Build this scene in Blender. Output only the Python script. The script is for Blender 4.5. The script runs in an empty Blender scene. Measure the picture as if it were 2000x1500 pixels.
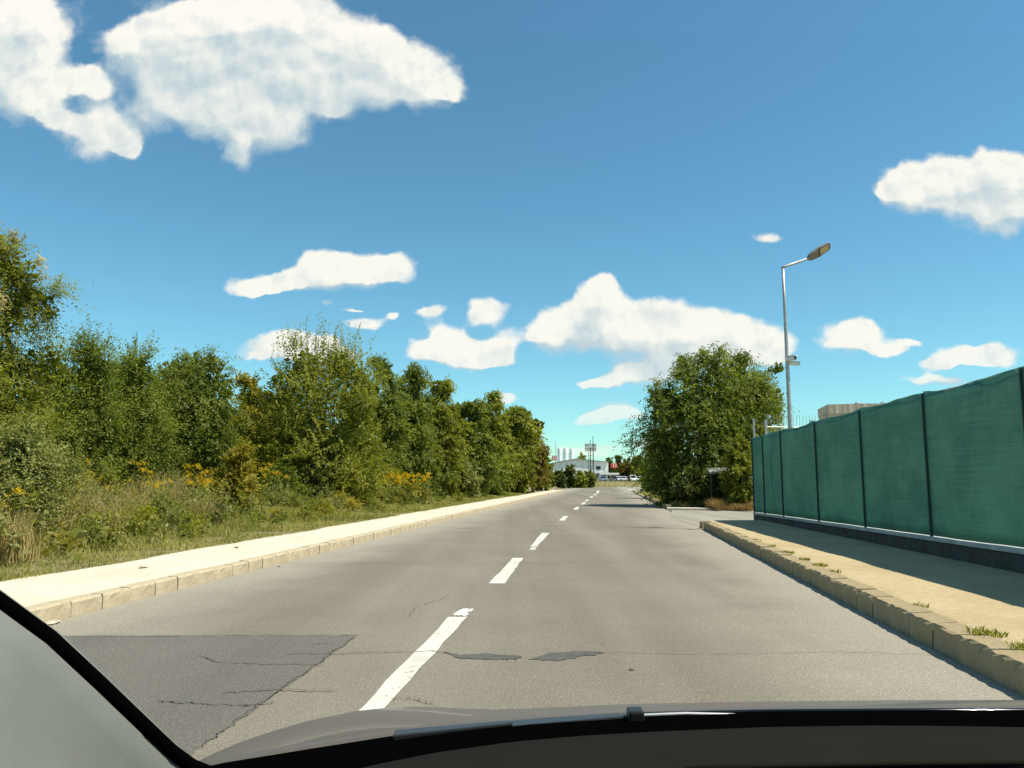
import bpy, math, random
import numpy as np
from mathutils import Vector, Matrix

random.seed(7)
SC = bpy.context.scene
COL = SC.collection
R = math.radians

# ------------------------------------------------------------------ camera
H = 1.40
F = 1500.0
PITCH = math.atan(188.0 / F)
cam_d = bpy.data.cameras.new('camera')
cam = bpy.data.objects.new('camera', cam_d)
COL.objects.link(cam)
cam.location = (0, 0, H)
cam.rotation_euler = (math.pi / 2 + PITCH, 0, 0)
cam_d.sensor_width = 36.0
cam_d.lens = 36.0 * F / 2000.0
cam_d.clip_start = 0.05
cam_d.clip_end = 6000.0
SC.camera = cam

SUN_EL, SUN_A = R(58.5), R(20.0)          # from the right, a little behind the camera
SUN = Vector((math.cos(SUN_EL) * math.cos(SUN_A), -math.cos(SUN_EL) * math.sin(SUN_A), math.sin(SUN_EL)))
sun_d = bpy.data.lights.new('sun', 'SUN')
sun_d.energy = 4.6
sun_d.angle = R(0.53)
sun_d.color = (1.0, 0.92, 0.77)
sun = bpy.data.objects.new('sun', sun_d)
COL.objects.link(sun)
sun.rotation_euler = SUN.to_track_quat('Z', 'Y').to_euler()
sun.location = SUN * 300

SC.view_settings.view_transform = 'Standard'
SC.view_settings.look = 'None'
SC.view_settings.exposure = 0.62
SC.view_settings.gamma = 1.0
SC.view_settings.use_curve_mapping = False
SC.render.engine = 'CYCLES'
SC.cycles.max_bounces = 6
SC.cycles.diffuse_bounces = 3
SC.cycles.glossy_bounces = 2
SC.cycles.transmission_bounces = 3
SC.cycles.transparent_max_bounces = 6
SC.cycles.sample_clamp_indirect = 6.0
SC.cycles.use_denoising = True


def ray(px, py):
    cx, cy = (px - 1000.0) / F, -(py - 750.0) / F
    c, s = math.cos(PITCH), math.sin(PITCH)
    return Vector((cx, c - cy * s, s + cy * c))


def G(px, py, z=0.0):                     # the point of the photograph on the plane of height z
    r = ray(px, py)
    t = (z - H) / r.z
    return Vector((r.x * t, r.y * t, z))


def P(px, py, Y):                         # the point of the photograph at distance Y
    r = ray(px, py)
    t = Y / r.y
    return Vector((r.x * t, Y, H + r.z * t))


# ------------------------------------------------------------------ node helpers
class NT:
    def __init__(self, tree):
        self.t = tree
        self.n = tree.nodes
        self.n.clear()

    def new(self, kind, ins=None, **kw):
        n = self.n.new(kind)
        for k, v in kw.items():
            setattr(n, k, v)
        for k, v in (ins or {}).items():
            self.put(n.inputs[k], v)
        return n

    def put(self, sock, v):
        if isinstance(v, bpy.types.NodeSocket):
            self.t.links.new(v, sock)
        elif isinstance(v, bpy.types.Node):
            self.t.links.new(v.outputs[0], sock)
        else:
            sock.default_value = v

    def math(self, op, a, b=0.0, c=0.0, clamp=False):
        n = self.new('ShaderNodeMath', {0: a, 1: b, 2: c}, operation=op)
        n.use_clamp = clamp
        return n.outputs[0]

    def vec(self, op, a, b=None, c=None):
        n = self.n.new('ShaderNodeVectorMath')
        n.operation = op
        for i, v in enumerate((a, b, c)):
            if v is not None:
                self.put(n.inputs[i], v)
        return n.outputs['Value'] if op in ('LENGTH', 'DOT_PRODUCT') else n.outputs['Vector']

    def mix(self, f, a, b, blend='MIX'):
        n = self.n.new('ShaderNodeMix')
        n.data_type = 'RGBA'
        n.blend_type = blend
        self.put(n.inputs[0], f)
        self.put(n.inputs[6], a if not isinstance(a, tuple) else (*a[:3], 1))
        self.put(n.inputs[7], b if not isinstance(b, tuple) else (*b[:3], 1))
        return n.outputs[2]

    def smooth(self, x, lo, hi, a=0.0, b=1.0):
        n = self.new('ShaderNodeMapRange', {0: x, 1: lo, 2: hi, 3: a, 4: b}, interpolation_type='SMOOTHSTEP')
        return n.outputs[0]

    def noise(self, vec, scale, detail=4.0, rough=0.55, dim='3D', dist=0.0):
        n = self.new('ShaderNodeTexNoise', {'Scale': scale, 'Detail': detail, 'Roughness': rough, 'Distortion': dist}, noise_dimensions=dim)
        if vec is not None:
            self.put(n.inputs['Vector'], vec)
        return n


MATS = {}


def material(name):
    m = bpy.data.materials.new(name)
    m.use_nodes = True
    MATS[name] = m
    return m, NT(m.node_tree)


def finish(nt, shader):
    o = nt.new('ShaderNodeOutputMaterial')
    nt.put(o.inputs['Surface'], shader)


# ------------------------------------------------------------------ world: clear sky with fair-weather cumulus
CLOUDS = [  # picture place and half sizes of the cloud heaps, turned into directions below
    (55, 45, 85, 80), (15, 95, 80, 80), (30, 185, 110, 50), (110, 235, 90, 42), (200, 262, 60, 38), (250, 290, 40, 42), (180, 285, 30, 30),
    (300, 90, 95, 62), (390, 60, 110, 65), (500, 65, 95, 75), (580, 35, 60, 40), (470, 130, 220, 95), (640, 95, 120, 75), (720, 120, 100, 65),
    (790, 145, 90, 55), (850, 175, 55, 32), (600, 180, 240, 55), (330, 190, 140, 75), (460, 235, 110, 62), (540, 255, 75, 45), (470, 300, 26, 34),
    (660, 225, 40, 24), (170, 165, 40, 28),
    (500, 558, 55, 26), (560, 548, 45, 18), (625, 518, 52, 42), (690, 525, 75, 36), (765, 522, 50, 36), (650, 545, 90, 18),
    (638, 590, 20, 9), (705, 632, 44, 13), (768, 617, 13, 11), (688, 603, 26, 5),
    (555, 690, 100, 30), (560, 668, 42, 24), (645, 690, 60, 32),
    (842, 606, 30, 15), (950, 608, 46, 28), (862, 657, 55, 36), (828, 690, 42, 24), (948, 682, 66, 34), (915, 706, 100, 18),
    (1165, 588, 48, 46), (1185, 556, 28, 26), (1120, 625, 62, 36), (1068, 647, 40, 26), (1245, 618, 80, 40), (1335, 640, 75, 44),
    (1415, 655, 65, 48), (1150, 672, 95, 30), (1300, 685, 105, 48), (1500, 682, 55, 46), (1425, 705, 85, 42), (1210, 735, 85, 24), (1165, 753, 42, 12),
    (1285, 728, 70, 30), (1215, 800, 65, 22), (1165, 818, 45, 13),
    (1503, 462, 42, 18), (1650, 662, 62, 40), (1690, 648, 34, 26), (1735, 682, 28, 12), (1772, 665, 28, 10),
    (1755, 370, 48, 38), (1800, 385, 85, 52), (1865, 368, 85, 58), (1940, 360, 85, 60), (1925, 430, 52, 44), (2000, 345, 75, 50), (2010, 410, 60, 40),
    (2090, 380, 90, 55), (2120, 690, 70, 30),
    (1885, 695, 62, 22), (1945, 695, 52, 28), (1840, 712, 62, 12), (1810, 745, 58, 16), (1870, 748, 45, 10), (1150, 875, 60, 16), (985, 780, 30, 14),
    (1290, 865, 50, 12), (-90, 120, 120, 90), (-60, 640, 90, 30), (300, -60, 200, 60),
]
world = bpy.data.worlds.new('World')
SC.world = world
world.use_nodes = True
world.cycles.sampling_method = 'MANUAL'
world.cycles.sample_map_resolution = 512
W = NT(world.node_tree)
SKY = 0.094
tc = W.new('ShaderNodeTexCoord')
dirv = tc.outputs['Generated']
sx = W.new('ShaderNodeSeparateXYZ', {0: dirv})
yy = W.math('MAXIMUM', sx.outputs[1], 0.06)
su, sv = W.math('DIVIDE', sx.outputs[0], yy), W.math('DIVIDE', sx.outputs[2], yy)
p0 = W.new('ShaderNodeCombineXYZ', {0: su, 1: sv}).outputs[0]
wn = W.noise(p0, 9.0, 4.0, 0.60)
warp = W.vec('SUBTRACT', wn.outputs['Color'], (0.5, 0.5, 0.5))
fn = W.noise(p0, 24.0, 5.0, 0.54)
pw = W.vec('MULTIPLY_ADD', warp, (0.034, 0.024, 0.0), p0)
pw = W.vec('MULTIPLY_ADD', W.vec('SUBTRACT', fn.outputs['Color'], (0.5, 0.5, 0.5)), (0.026, 0.022, 0.0), pw)
fn2 = W.noise(p0, 11.0, 2.0, 0.5)
rough_ = W.math('ADD', W.math('MULTIPLY', W.math('SUBTRACT', fn.outputs[0], 0.5), 1.45), W.math('MULTIPLY', W.math('SUBTRACT', fn2.outputs[0], 0.5), 0.75))
sky = W.new('ShaderNodeTexSky')
sky.sky_type = 'NISHITA'
sky.sun_disc = False
sky.sun_elevation = SUN_EL
sky.sun_rotation = math.atan2(SUN.x, SUN.y)
sky.air_density = 1.0
sky.dust_density = 0.1
sky.ozone_density = 2.2
skyc = W.mix(1.0, sky.outputs[0], (0.64, 1.04, 1.01), 'MULTIPLY')
OFF = (0.014, 0.030, 0.0)
pw1 = W.vec('ADD', pw, OFF)

def puffs(p):
    n_ = W.n.new('ShaderNodeTexVoronoi')
    n_.feature = 'SMOOTH_F1'
    n_.voronoi_dimensions = '2D'
    W.put(n_.inputs['Vector'], p)
    for k_, v_ in (('Scale', 13.0), ('Detail', 3.0), ('Roughness', 0.48), ('Lacunarity', 2.2), ('Smoothness', 0.35)):
        n_.inputs[k_].default_value = v_
    return n_.outputs['Distance']


ba = puffs(pw)
bb_ = puffs(W.vec('ADD', pw, (0.007, 0.013, 0.0)))
relief = W.math('SUBTRACT', ba, bb_)                   # darker where the puffs turn away from the sun
rough_ = W.math('ADD', W.math('MULTIPLY', rough_, 0.62), W.math('MULTIPLY', W.math('SUBTRACT', 0.44, ba), 0.8))
low_fade = W.smooth(sx.outputs[2], 0.02, 0.17, 0.50, 1.0)


def heap(W, p, blobs):
    tot = None
    for (u, v, ru, rv) in blobs:
        d_ = W.vec('MULTIPLY_ADD', p, (1 / ru, 1 / rv, 0.0), (-u / ru, -v / rv, 0.0))
        q = W.math('POWER', 0.20, W.vec('DOT_PRODUCT', d_, d_))
        tot = q if tot is None else W.math('ADD', tot, q)
    return W.math('MINIMUM', tot, 1.6)


def sky_shader(colr):
    return W.new('ShaderNodeBackground', {'Color': colr, 'Strength': SKY}).outputs[0]


BL = []
for (cx, cy, rx, ry) in CLOUDS:
    r = ray(cx, cy)
    BL.append((r.x / r.y, r.z / r.y, 1.34 * rx / F, 1.34 * ry / F))


def tile(u0, u1, v0, v1):
    g = 0.05
    bl = [b for b in BL if b[0] + 1.9 * b[2] + g > u0 and b[0] - 2.0 * b[2] - g < u1 and b[1] + 2.0 * b[3] + g > v0 and b[1] - 2.0 * b[3] - g < v1]
    if not bl:
        return sky_shader(skyc)
    tr_ = bpy.data.node_groups.new('cloud_tile', 'ShaderNodeTree')
    for nm_, ty_ in (('p', 'Vector'), ('p1', 'Vector'), ('rough', 'Float'), ('sky', 'Color'), ('fade', 'Float'), ('relief', 'Float')):
        tr_.interface.new_socket(nm_, in_out='INPUT', socket_type='NodeSocket' + ty_)
    tr_.interface.new_socket('shader', in_out='OUTPUT', socket_type='NodeSocketShader')
    T = NT(tr_)
    gi = T.new('NodeGroupInput').outputs
    e0, e1 = heap(T, gi[0], bl), heap(T, gi[1], bl)
    under = T.smooth(T.math('SUBTRACT', e1, e0), -0.20, 0.30)          # the ragged, thinner undersides
    amp = T.math('MULTIPLY', gi[2], T.math('MULTIPLY_ADD', under, 0.65, 0.48))
    d0 = T.math('MULTIPLY_ADD', amp, T.smooth(e0, 0.02, 0.36), T.math('SUBTRACT', e0, 0.29))
    d1 = T.math('MULTIPLY_ADD', gi[2], 0.50, T.math('SUBTRACT', e1, 0.30))
    width = T.math('MULTIPLY_ADD', under, 0.75, 0.40)
    al = T.math('MULTIPLY', T.smooth(T.math('DIVIDE', d0, width), 0.0, 1.0), gi[4])
    al = T.math('MULTIPLY', al, 0.97)
    sh = T.math('ADD', T.math('MULTIPLY', T.smooth(d1, 0.1, 1.6), 0.42), T.math('MULTIPLY', under, 0.75))
    sh = T.math('ADD', sh, T.math('MULTIPLY', gi[5], 1.05), clamp=True)
    cc = T.mix(sh, (7.0, 6.8, 6.25), (3.9, 4.65, 5.0))  # sunlit and shaded cloud tones painted into the sky colour
    T.new('NodeGroupOutput', {0: T.new('ShaderNodeBackground', {'Color': T.mix(al, gi[3], cc), 'Strength': SKY}).outputs[0]})
    g_ = W.new('ShaderNodeGroup')
    g_.node_tree = tr_
    for i_, v_ in enumerate((pw, pw1, rough_, skyc, low_fade, relief)):
        W.put(g_.inputs[i_], v_)
    return g_.outputs[0]


def split_v(u0, u1, vs):
    if len(vs) == 2:
        return tile(u0, u1, vs[0], vs[1])
    k = len(vs) // 2
    return W.new('ShaderNodeMixShader', {0: W.math('GREATER_THAN', sv, vs[k]), 1: split_v(u0, u1, vs[:k + 1]), 2: split_v(u0, u1, vs[k:])}).outputs[0]


def split_u(us, vs):
    if len(us) == 2:
        return split_v(us[0], us[1], vs)
    k = len(us) // 2
    return W.new('ShaderNodeMixShader', {0: W.math('GREATER_THAN', su, us[k]), 1: split_u(us[:k + 1], vs), 2: split_u(us[k:], vs)}).outputs[0]


front = split_u([-1.2, -0.48, -0.28, -0.10, 0.06, 0.22, 0.40, 1.2], [-1.0, 0.10, 0.19, 0.28, 0.42, 1.2])
# the same kind of heaps all round the rest of the sky
zz = W.math('ADD', W.math('MAXIMUM', sx.outputs[2], 0.0), 0.22)
dome = W.new('ShaderNodeCombineXYZ', {0: W.math('DIVIDE', sx.outputs[0], zz), 1: W.math('DIVIDE', sx.outputs[1], zz)})
gn = W.noise(dome.outputs[0], 1.3, 5.0, 0.6)
away = W.math('MAXIMUM', W.smooth(W.math('ABSOLUTE', su), 0.85, 1.15), W.smooth(sv, 0.85, 1.15))
ga_ = W.math('MULTIPLY', W.math('MULTIPLY', W.smooth(gn.outputs[0], 0.56, 0.70), away), low_fade)
rest = sky_shader(W.mix(ga_, skyc, (7.0, 6.9, 6.5)))
fac = W.math('GREATER_THAN', W.math('MAXIMUM', W.math('ABSOLUTE', su), sv), 0.85)
wo = W.new('ShaderNodeOutputWorld', {'Surface': W.new('ShaderNodeMixShader', {0: fac, 1: front, 2: rest}).outputs[0]})


# ------------------------------------------------------------------ mesh helpers
def tag(o, label=None, cat=None, group=None, kind=None):
    if label:
        o['label'] = label
    if cat:
        o['category'] = cat
    if group:
        o['group'] = group
    if kind:
        o['kind'] = kind
    return o


def empty(name, loc=(0, 0, 0), rz=0.0):
    o = bpy.data.objects.new(name, None)
    COL.objects.link(o)
    o.location = loc
    o.rotation_euler = (0, 0, rz)
    o.empty_display_size = 0.2
    return o


def link(name, me, mat=None, parent=None):
    o = bpy.data.objects.new(name, me)
    COL.objects.link(o)
    if mat is not None and not me.materials:
        me.materials.append(MATS[mat] if isinstance(mat, str) else mat)
    if parent is not None:
        o.parent = parent
    return o


class MB:
    def __init__(self):
        self.v, self.f = [], []

    def add(self, vs, fs):
        k = len(self.v)
        self.v += [tuple(x) for x in vs]
        self.f += [tuple(i + k for i in f) for f in fs]
        return self

    def box(self, lo, hi, m=None):
        x0, y0, z0 = lo
        x1, y1, z1 = hi
        vs = [(x0, y0, z0), (x1, y0, z0), (x1, y1, z0), (x0, y1, z0), (x0, y0, z1), (x1, y0, z1), (x1, y1, z1), (x0, y1, z1)]
        if m is not None:
            vs = [m @ Vector(v) for v in vs]
        return self.add(vs, [(3, 2, 1, 0), (4, 5, 6, 7), (0, 1, 5, 4), (1, 2, 6, 5), (2, 3, 7, 6), (3, 0, 4, 7)])

    def tube(self, pts, rad, n=8, cap=True):
        pts = [Vector(p) for p in pts]
        if not hasattr(rad, '__len__'):
            rad = [rad] * len(pts)
        vs, fs = [], []
        ref = Vector((0.31, 0.87, 0.37))
        for i, p in enumerate(pts):
            t = (pts[min(i + 1, len(pts) - 1)] - pts[max(i - 1, 0)]).normalized()
            a = t.cross(ref)
            if a.length < 0.05:
                a = t.cross(Vector((1, 0, 0)))
            a.normalize()
            b = t.cross(a)
            for j in range(n):
                w = 2 * math.pi * j / n
                vs.append(p + (a * math.cos(w) + b * math.sin(w)) * rad[i])
        for i in range(len(pts) - 1):
            for j in range(n):
                fs.append((i * n + j, i * n + (j + 1) % n, (i + 1) * n + (j + 1) % n, (i + 1) * n + j))
        if cap:
            fs.append(tuple(range(n))[::-1])
            fs.append(tuple(range((len(pts) - 1) * n, len(pts) * n)))
        return self.add(vs, fs)

    def prism(self, poly, z0, z1):                    # poly in plan
        n = len(poly)
        vs = [(x, y, z0) for x, y in poly] + [(x, y, z1) for x, y in poly]
        fs = [tuple(range(n))[::-1], tuple(range(n, 2 * n))] + [(i, (i + 1) % n, n + (i + 1) % n, n + i) for i in range(n)]
        return self.add(vs, fs)

    def extrude(self, poly3, d):                      # planar polygon of 3D points pushed by the vector d
        n = len(poly3)
        d = Vector(d)
        vs = [Vector(p) for p in poly3] + [Vector(p) + d for p in poly3]
        fs = [tuple(range(n))[::-1], tuple(range(n, 2 * n))] + [(i, (i + 1) % n, n + (i + 1) % n, n + i) for i in range(n)]
        return self.add(vs, fs)

    def grid(self, rows, close=False):
        n = len(rows[0])
        vs = [p for r in rows for p in r]
        fs = [(i * n + j, i * n + j + 1, (i + 1) * n + j + 1, (i + 1) * n + j) for i in range(len(rows) - 1) for j in range(n - 1)]
        return self.add(vs, fs)

    def mesh(self, name, smooth=False):
        me = bpy.data.meshes.new(name)
        me.from_pydata([tuple(v) for v in self.v], [], self.f)
        if smooth:
            me.polygons.foreach_set('use_smooth', [True] * len(me.polygons))
        me.update()
        return me

    def build(self, name, mat, parent=None, smooth=False, bevel=0.0):
        o = link(name, self.mesh(name, smooth), mat, parent)
        if bevel:
            b = o.modifiers.new('bevel', 'BEVEL')
            b.width = bevel
            b.segments = 2
            b.limit_method = 'ANGLE'
        return o


def np_mesh(name, verts, faces4=None, tint=None, faces3=None):
    me = bpy.data.meshes.new(name)
    verts = np.ascontiguousarray(verts, dtype=np.float32)
    me.vertices.add(len(verts))
    me.vertices.foreach_set('co', verts.ravel())
    parts, tot = [], []
    if faces4 is not None:
        parts.append(faces4.ravel()); tot.append(np.full(len(faces4), 4))
    if faces3 is not None:
        parts.append(faces3.ravel()); tot.append(np.full(len(faces3), 3))
    loops = np.concatenate(parts).astype(np.int32)
    tot = np.concatenate(tot).astype(np.int32)
    start = np.concatenate([[0], np.cumsum(tot)[:-1]]).astype(np.int32)
    me.loops.add(len(loops))
    me.loops.foreach_set('vertex_index', loops)
    me.polygons.add(len(tot))
    me.polygons.foreach_set('loop_start', start)
    if tint is not None:
        a = me.attributes.new('tint', 'FLOAT', 'FACE')
        a.data.foreach_set('value', np.ascontiguousarray(tint, dtype=np.float32))
    me.update(calc_edges=True)
    return me


# ------------------------------------------------------------------ materials
def plain(name, colr, rough=0.6, metal=0.0, var=0.0, scale=8.0, spec=0.5, bump=0.0, bscale=60.0):
    m, nt = material(name)
    t = nt.new('ShaderNodeTexCoord').outputs['Object']
    c = (*colr, 1)
    if var:
        n = nt.noise(t, scale, 5.0, 0.6)
        c = nt.mix(nt.smooth(n.outputs[0], 0.3, 0.7), tuple(x * (1 - var) for x in colr), tuple(min(1, x * (1 + var)) for x in colr))
    b = nt.new('ShaderNodeBsdfPrincipled', {'Base Color': c, 'Roughness': rough, 'Metallic': metal, 'Specular IOR Level': spec})
    if bump:
        bn = nt.noise(t, bscale, 4.0, 0.6)
        bm = nt.new('ShaderNodeBump', {'Strength': bump, 'Distance': 0.01, 'Height': bn.outputs[0]})
        nt.put(b.inputs['Normal'], bm)
    finish(nt, b)
    return m


def leafy(name, dark, light, trans=0.35, scale=0.9, rough=0.5):
    m, nt = material(name)
    t = nt.new('ShaderNodeTexCoord').outputs['Object']
    tint = nt.new('ShaderNodeAttribute', attribute_name='tint').outputs['Fac']
    n = nt.noise(t, scale, 3.0, 0.6)
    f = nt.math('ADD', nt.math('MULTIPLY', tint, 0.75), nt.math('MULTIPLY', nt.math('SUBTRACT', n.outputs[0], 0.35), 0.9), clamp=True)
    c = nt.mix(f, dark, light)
    d = nt.new('ShaderNodeBsdfDiffuse', {'Color': c})
    tr = nt.new('ShaderNodeBsdfTranslucent', {'Color': nt.mix(1.0, c, (1.25, 1.35, 0.55), 'MULTIPLY')})
    mx = nt.new('ShaderNodeMixShader', {0: trans, 1: d, 2: tr})
    gl = nt.new('ShaderNodeBsdfGlossy', {'Color': (1, 1, 1, 1), 'Roughness': rough})
    mx2 = nt.new('ShaderNodeMixShader', {0: 0.012, 1: mx, 2: gl})
    finish(nt, mx2)
    return m


leafy('leaf_locust', (0.072, 0.100, 0.016), (0.250, 0.280, 0.042), 0.48)
leafy('leaf_olive', (0.095, 0.112, 0.015), (0.330, 0.325, 0.040), 0.48)
leafy('leaf_yellow', (0.135, 0.120, 0.014), (0.43, 0.345, 0.032), 0.45)
leafy('leaf_greygreen', (0.100, 0.118, 0.028), (0.34, 0.33, 0.105), 0.42)
leafy('leaf_rust', (0.085, 0.084, 0.014), (0.27, 0.195, 0.032), 0.45)
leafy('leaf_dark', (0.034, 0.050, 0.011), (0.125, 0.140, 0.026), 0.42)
leafy('seed_heads', (0.30, 0.25, 0.10), (0.58, 0.50, 0.25), 0.25)
leafy('goldenrod_bloom', (0.44, 0.30, 0.008), (0.85, 0.56, 0.012), 0.3)
leafy('grass_blades', (0.150, 0.175, 0.030), (0.54, 0.46, 0.180), 0.42, 0.5)
leafy('straw', (0.28, 0.21, 0.080), (0.55, 0.44, 0.20), 0.3, 0.6)
leafy('dry_grass', (0.17, 0.10, 0.035), (0.36, 0.23, 0.09), 0.3, 0.6)
plain('bark', (0.085, 0.068, 0.050), 0.9, var=0.4, scale=9, bump=0.6, bscale=30)
plain('galvanised', (0.36, 0.37, 0.36), 0.45, 0.35, 0.2, 12)
plain('white_plastic', (0.75, 0.75, 0.73), 0.35)
plain('black_plastic', (0.012, 0.012, 0.013), 0.4)
plain('black_rubber', (0.0012, 0.0012, 0.0013), 0.95, spec=0.0)
plain('lamp_housing', (0.20, 0.185, 0.16), 0.5, 0.2)
plain('lamp_glass', (0.55, 0.42, 0.22), 0.15)
plain('fence_post_green', (0.018, 0.060, 0.052), 0.6)
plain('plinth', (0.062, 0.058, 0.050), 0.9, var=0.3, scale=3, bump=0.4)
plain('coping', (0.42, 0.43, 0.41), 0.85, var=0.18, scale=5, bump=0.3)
plain('white_paint_wall', (0.80, 0.80, 0.74), 0.8, var=0.06, scale=0.6)
plain('silo_white', (0.78, 0.80, 0.80), 0.45, var=0.04, scale=0.5)
plain('roof_grey', (0.26, 0.29, 0.28), 0.7)
plain('dark_glass', (0.01, 0.012, 0.014), 0.08)
plain('sign_red', (0.55, 0.035, 0.025), 0.5)
plain('sign_maroon', (0.12, 0.022, 0.018), 0.6)
plain('sign_white', (0.75, 0.74, 0.70), 0.5)
plain('steel_dark', (0.07, 0.085, 0.085), 0.55, 0.3)
plain('tyre', (0.012, 0.012, 0.012), 0.85)
plain('wheel_rim', (0.35, 0.35, 0.36), 0.35, 0.6)
for nm, c in (('car_blue_grey', (0.13, 0.16, 0.22)), ('car_white', (0.72, 0.72, 0.72)), ('car_silver', (0.42, 0.44, 0.46)), ('car_dark', (0.03, 0.032, 0.038)), ('car_red', (0.26, 0.03, 0.03))):
    plain(nm, c, 0.25)
plain('stone_pebble', (0.42, 0.37, 0.28), 0.9, var=0.3, scale=14)
plain('shelter_wood', (0.10, 0.075, 0.05), 0.85, var=0.3, scale=8)
plain('shelter_roof', (0.24, 0.25, 0.235), 0.7, var=0.25, scale=5)
plain('tar', (0.078, 0.074, 0.067), 0.85, var=0.25, scale=9, bump=0.4, bscale=50)
plain('crack_fill', (0.095, 0.087, 0.074), 0.95)
plain('pale_crack', (0.145, 0.132, 0.110), 0.95)


def make_asphalt(name, base, dust, fresh):
    m, nt = material(name)
    t = nt.new('ShaderNodeTexCoord').outputs['Object']
    mp = nt.new('ShaderNodeMapping', {'Vector': t, 'Rotation': (0, 0, R(7.0)), 'Scale': (1.0, 0.10, 1.0)})
    lanes = nt.noise(mp.outputs[0], 0.9, 4.0, 0.55)
    trk = nt.noise(nt.new('ShaderNodeMapping', {'Vector': t, 'Rotation': (0, 0, R(7.1)), 'Scale': (1.0, 0.012, 1.0)}).outputs[0], 0.75, 3.0, 0.5)
    blot = nt.noise(t, 0.55, 5.0, 0.6)
    fine = nt.noise(t, 70.0, 3.0, 0.7)
    vor = nt.new('ShaderNodeTexVoronoi', {'Vector': t, 'Scale': 62.0})
    f = nt.math('ADD', nt.math('MULTIPLY', lanes.outputs[0], 0.28), nt.math('MULTIPLY', blot.outputs[0], 0.25))
    f = nt.math('ADD', f, nt.math('MULTIPLY', trk.outputs[0], 0.55))
    c = nt.mix(nt.smooth(f, 0.36, 0.74), base, dust)
    if fresh:                                             # road dust along both kerbs
        sp_ = nt.new('ShaderNodeSeparateXYZ', {0: t})
        off_ = nt.math('ABSOLUTE', nt.math('ADD', nt.math('MULTIPLY_ADD', sp_.outputs[1], -0.124, sp_.outputs[0]), 1.43))
        dd = nt.math('ADD', off_, nt.math('MULTIPLY', nt.math('SUBTRACT', blot.outputs[0], 0.5), 1.6))
        c = nt.mix(nt.smooth(dd, 2.3, 4.1, 0.0, 0.75), c, (0.345, 0.315, 0.255))
        oil = nt.math('SUBTRACT', off_, 2.0)
        c = nt.mix(nt.math('MULTIPLY', nt.smooth(nt.math('ABSOLUTE', oil), 0.55, 0.0), nt.smooth(lanes.outputs[0], 0.40, 0.65, 0.0, 0.38)), c, (0.135, 0.120, 0.098))
    sp = nt.smooth(vor.outputs['Distance'], 0.05, 0.55, 1.30, 0.84)
    spn = nt.math('MULTIPLY', sp, nt.smooth(fine.outputs[0], 0.30, 0.72, 0.84, 1.16))
    c2 = nt.vec('SCALE', c)
    nt.put(c2.node.inputs['Scale'], spn)
    b = nt.new('ShaderNodeBsdfPrincipled', {'Base Color': c2, 'Roughness': 0.88, 'Specular IOR Level': 0.25})
    hgt = nt.math('ADD', vor.outputs['Distance'], fine.outputs[0])
    nt.put(b.inputs['Normal'], nt.new('ShaderNodeBump', {'Strength': 0.5, 'Distance': 0.006, 'Height': hgt}))
    finish(nt, b)


make_asphalt('asphalt', (0.172, 0.152, 0.120), (0.262, 0.235, 0.187), 1)
make_asphalt('asphalt_patch', (0.118, 0.110, 0.094), (0.162, 0.151, 0.130), 0)
make_asphalt('driveway', (0.23, 0.215, 0.175), (0.38, 0.35, 0.28), 0)


def make_concrete(name, a, b_, stain, rough=0.9, k=1.0, bump=0.35):
    m, nt = material(name)
    t = nt.new('ShaderNodeTexCoord').outputs['Object']
    n1 = nt.noise(t, 0.8 * k, 6.0, 0.65)
    n2 = nt.noise(t, 22.0, 4.0, 0.65)
    n3 = nt.noise(t, 2.6 * k, 6.0, 0.7)
    c = nt.mix(nt.smooth(n1.outputs[0], 0.35, 0.65), a, b_)
    c = nt.mix(nt.math('MULTIPLY', nt.smooth(n3.outputs[0], 0.58, 0.75), 0.6), c, stain)
    c2 = nt.vec('SCALE', c)
    nt.put(c2.node.inputs['Scale'], nt.smooth(n2.outputs[0], 0.3, 0.7, 0.90, 1.08))
    bs = nt.new('ShaderNodeBsdfPrincipled', {'Base Color': c2, 'Roughness': rough, 'Specular IOR Level': 0.2})
    nt.put(bs.inputs['Normal'], nt.new('ShaderNodeBump', {'Strength': bump, 'Distance': 0.01, 'Height': nt.math('ADD', n2.outputs[0], n3.outputs[0])}))
    finish(nt, bs)


make_concrete('pavement_pale', (0.60, 0.54, 0.435), (0.54, 0.48, 0.375), (0.45, 0.39, 0.28))
make_concrete('kerb_pale', (0.40, 0.335, 0.225), (0.48, 0.405, 0.28), (0.30, 0.25, 0.16), k=2)
make_concrete('pavement_sand', (0.38, 0.298, 0.170), (0.44, 0.352, 0.212), (0.29, 0.225, 0.125))
make_concrete('kerb_sand', (0.29, 0.230, 0.135), (0.36, 0.290, 0.175), (0.20, 0.16, 0.09), k=2, bump=0.7)
make_concrete('soil', (0.24, 0.19, 0.105), (0.17, 0.155, 0.065), (0.12, 0.125, 0.045), k=1.2)
make_concrete('far_ground', (0.25, 0.205, 0.12), (0.20, 0.17, 0.09), (0.14, 0.13, 0.06), k=0.15)
make_concrete('building_beige', (0.66, 0.54, 0.40), (0.58, 0.47, 0.34), (0.44, 0.35, 0.25), k=0.6)

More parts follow.
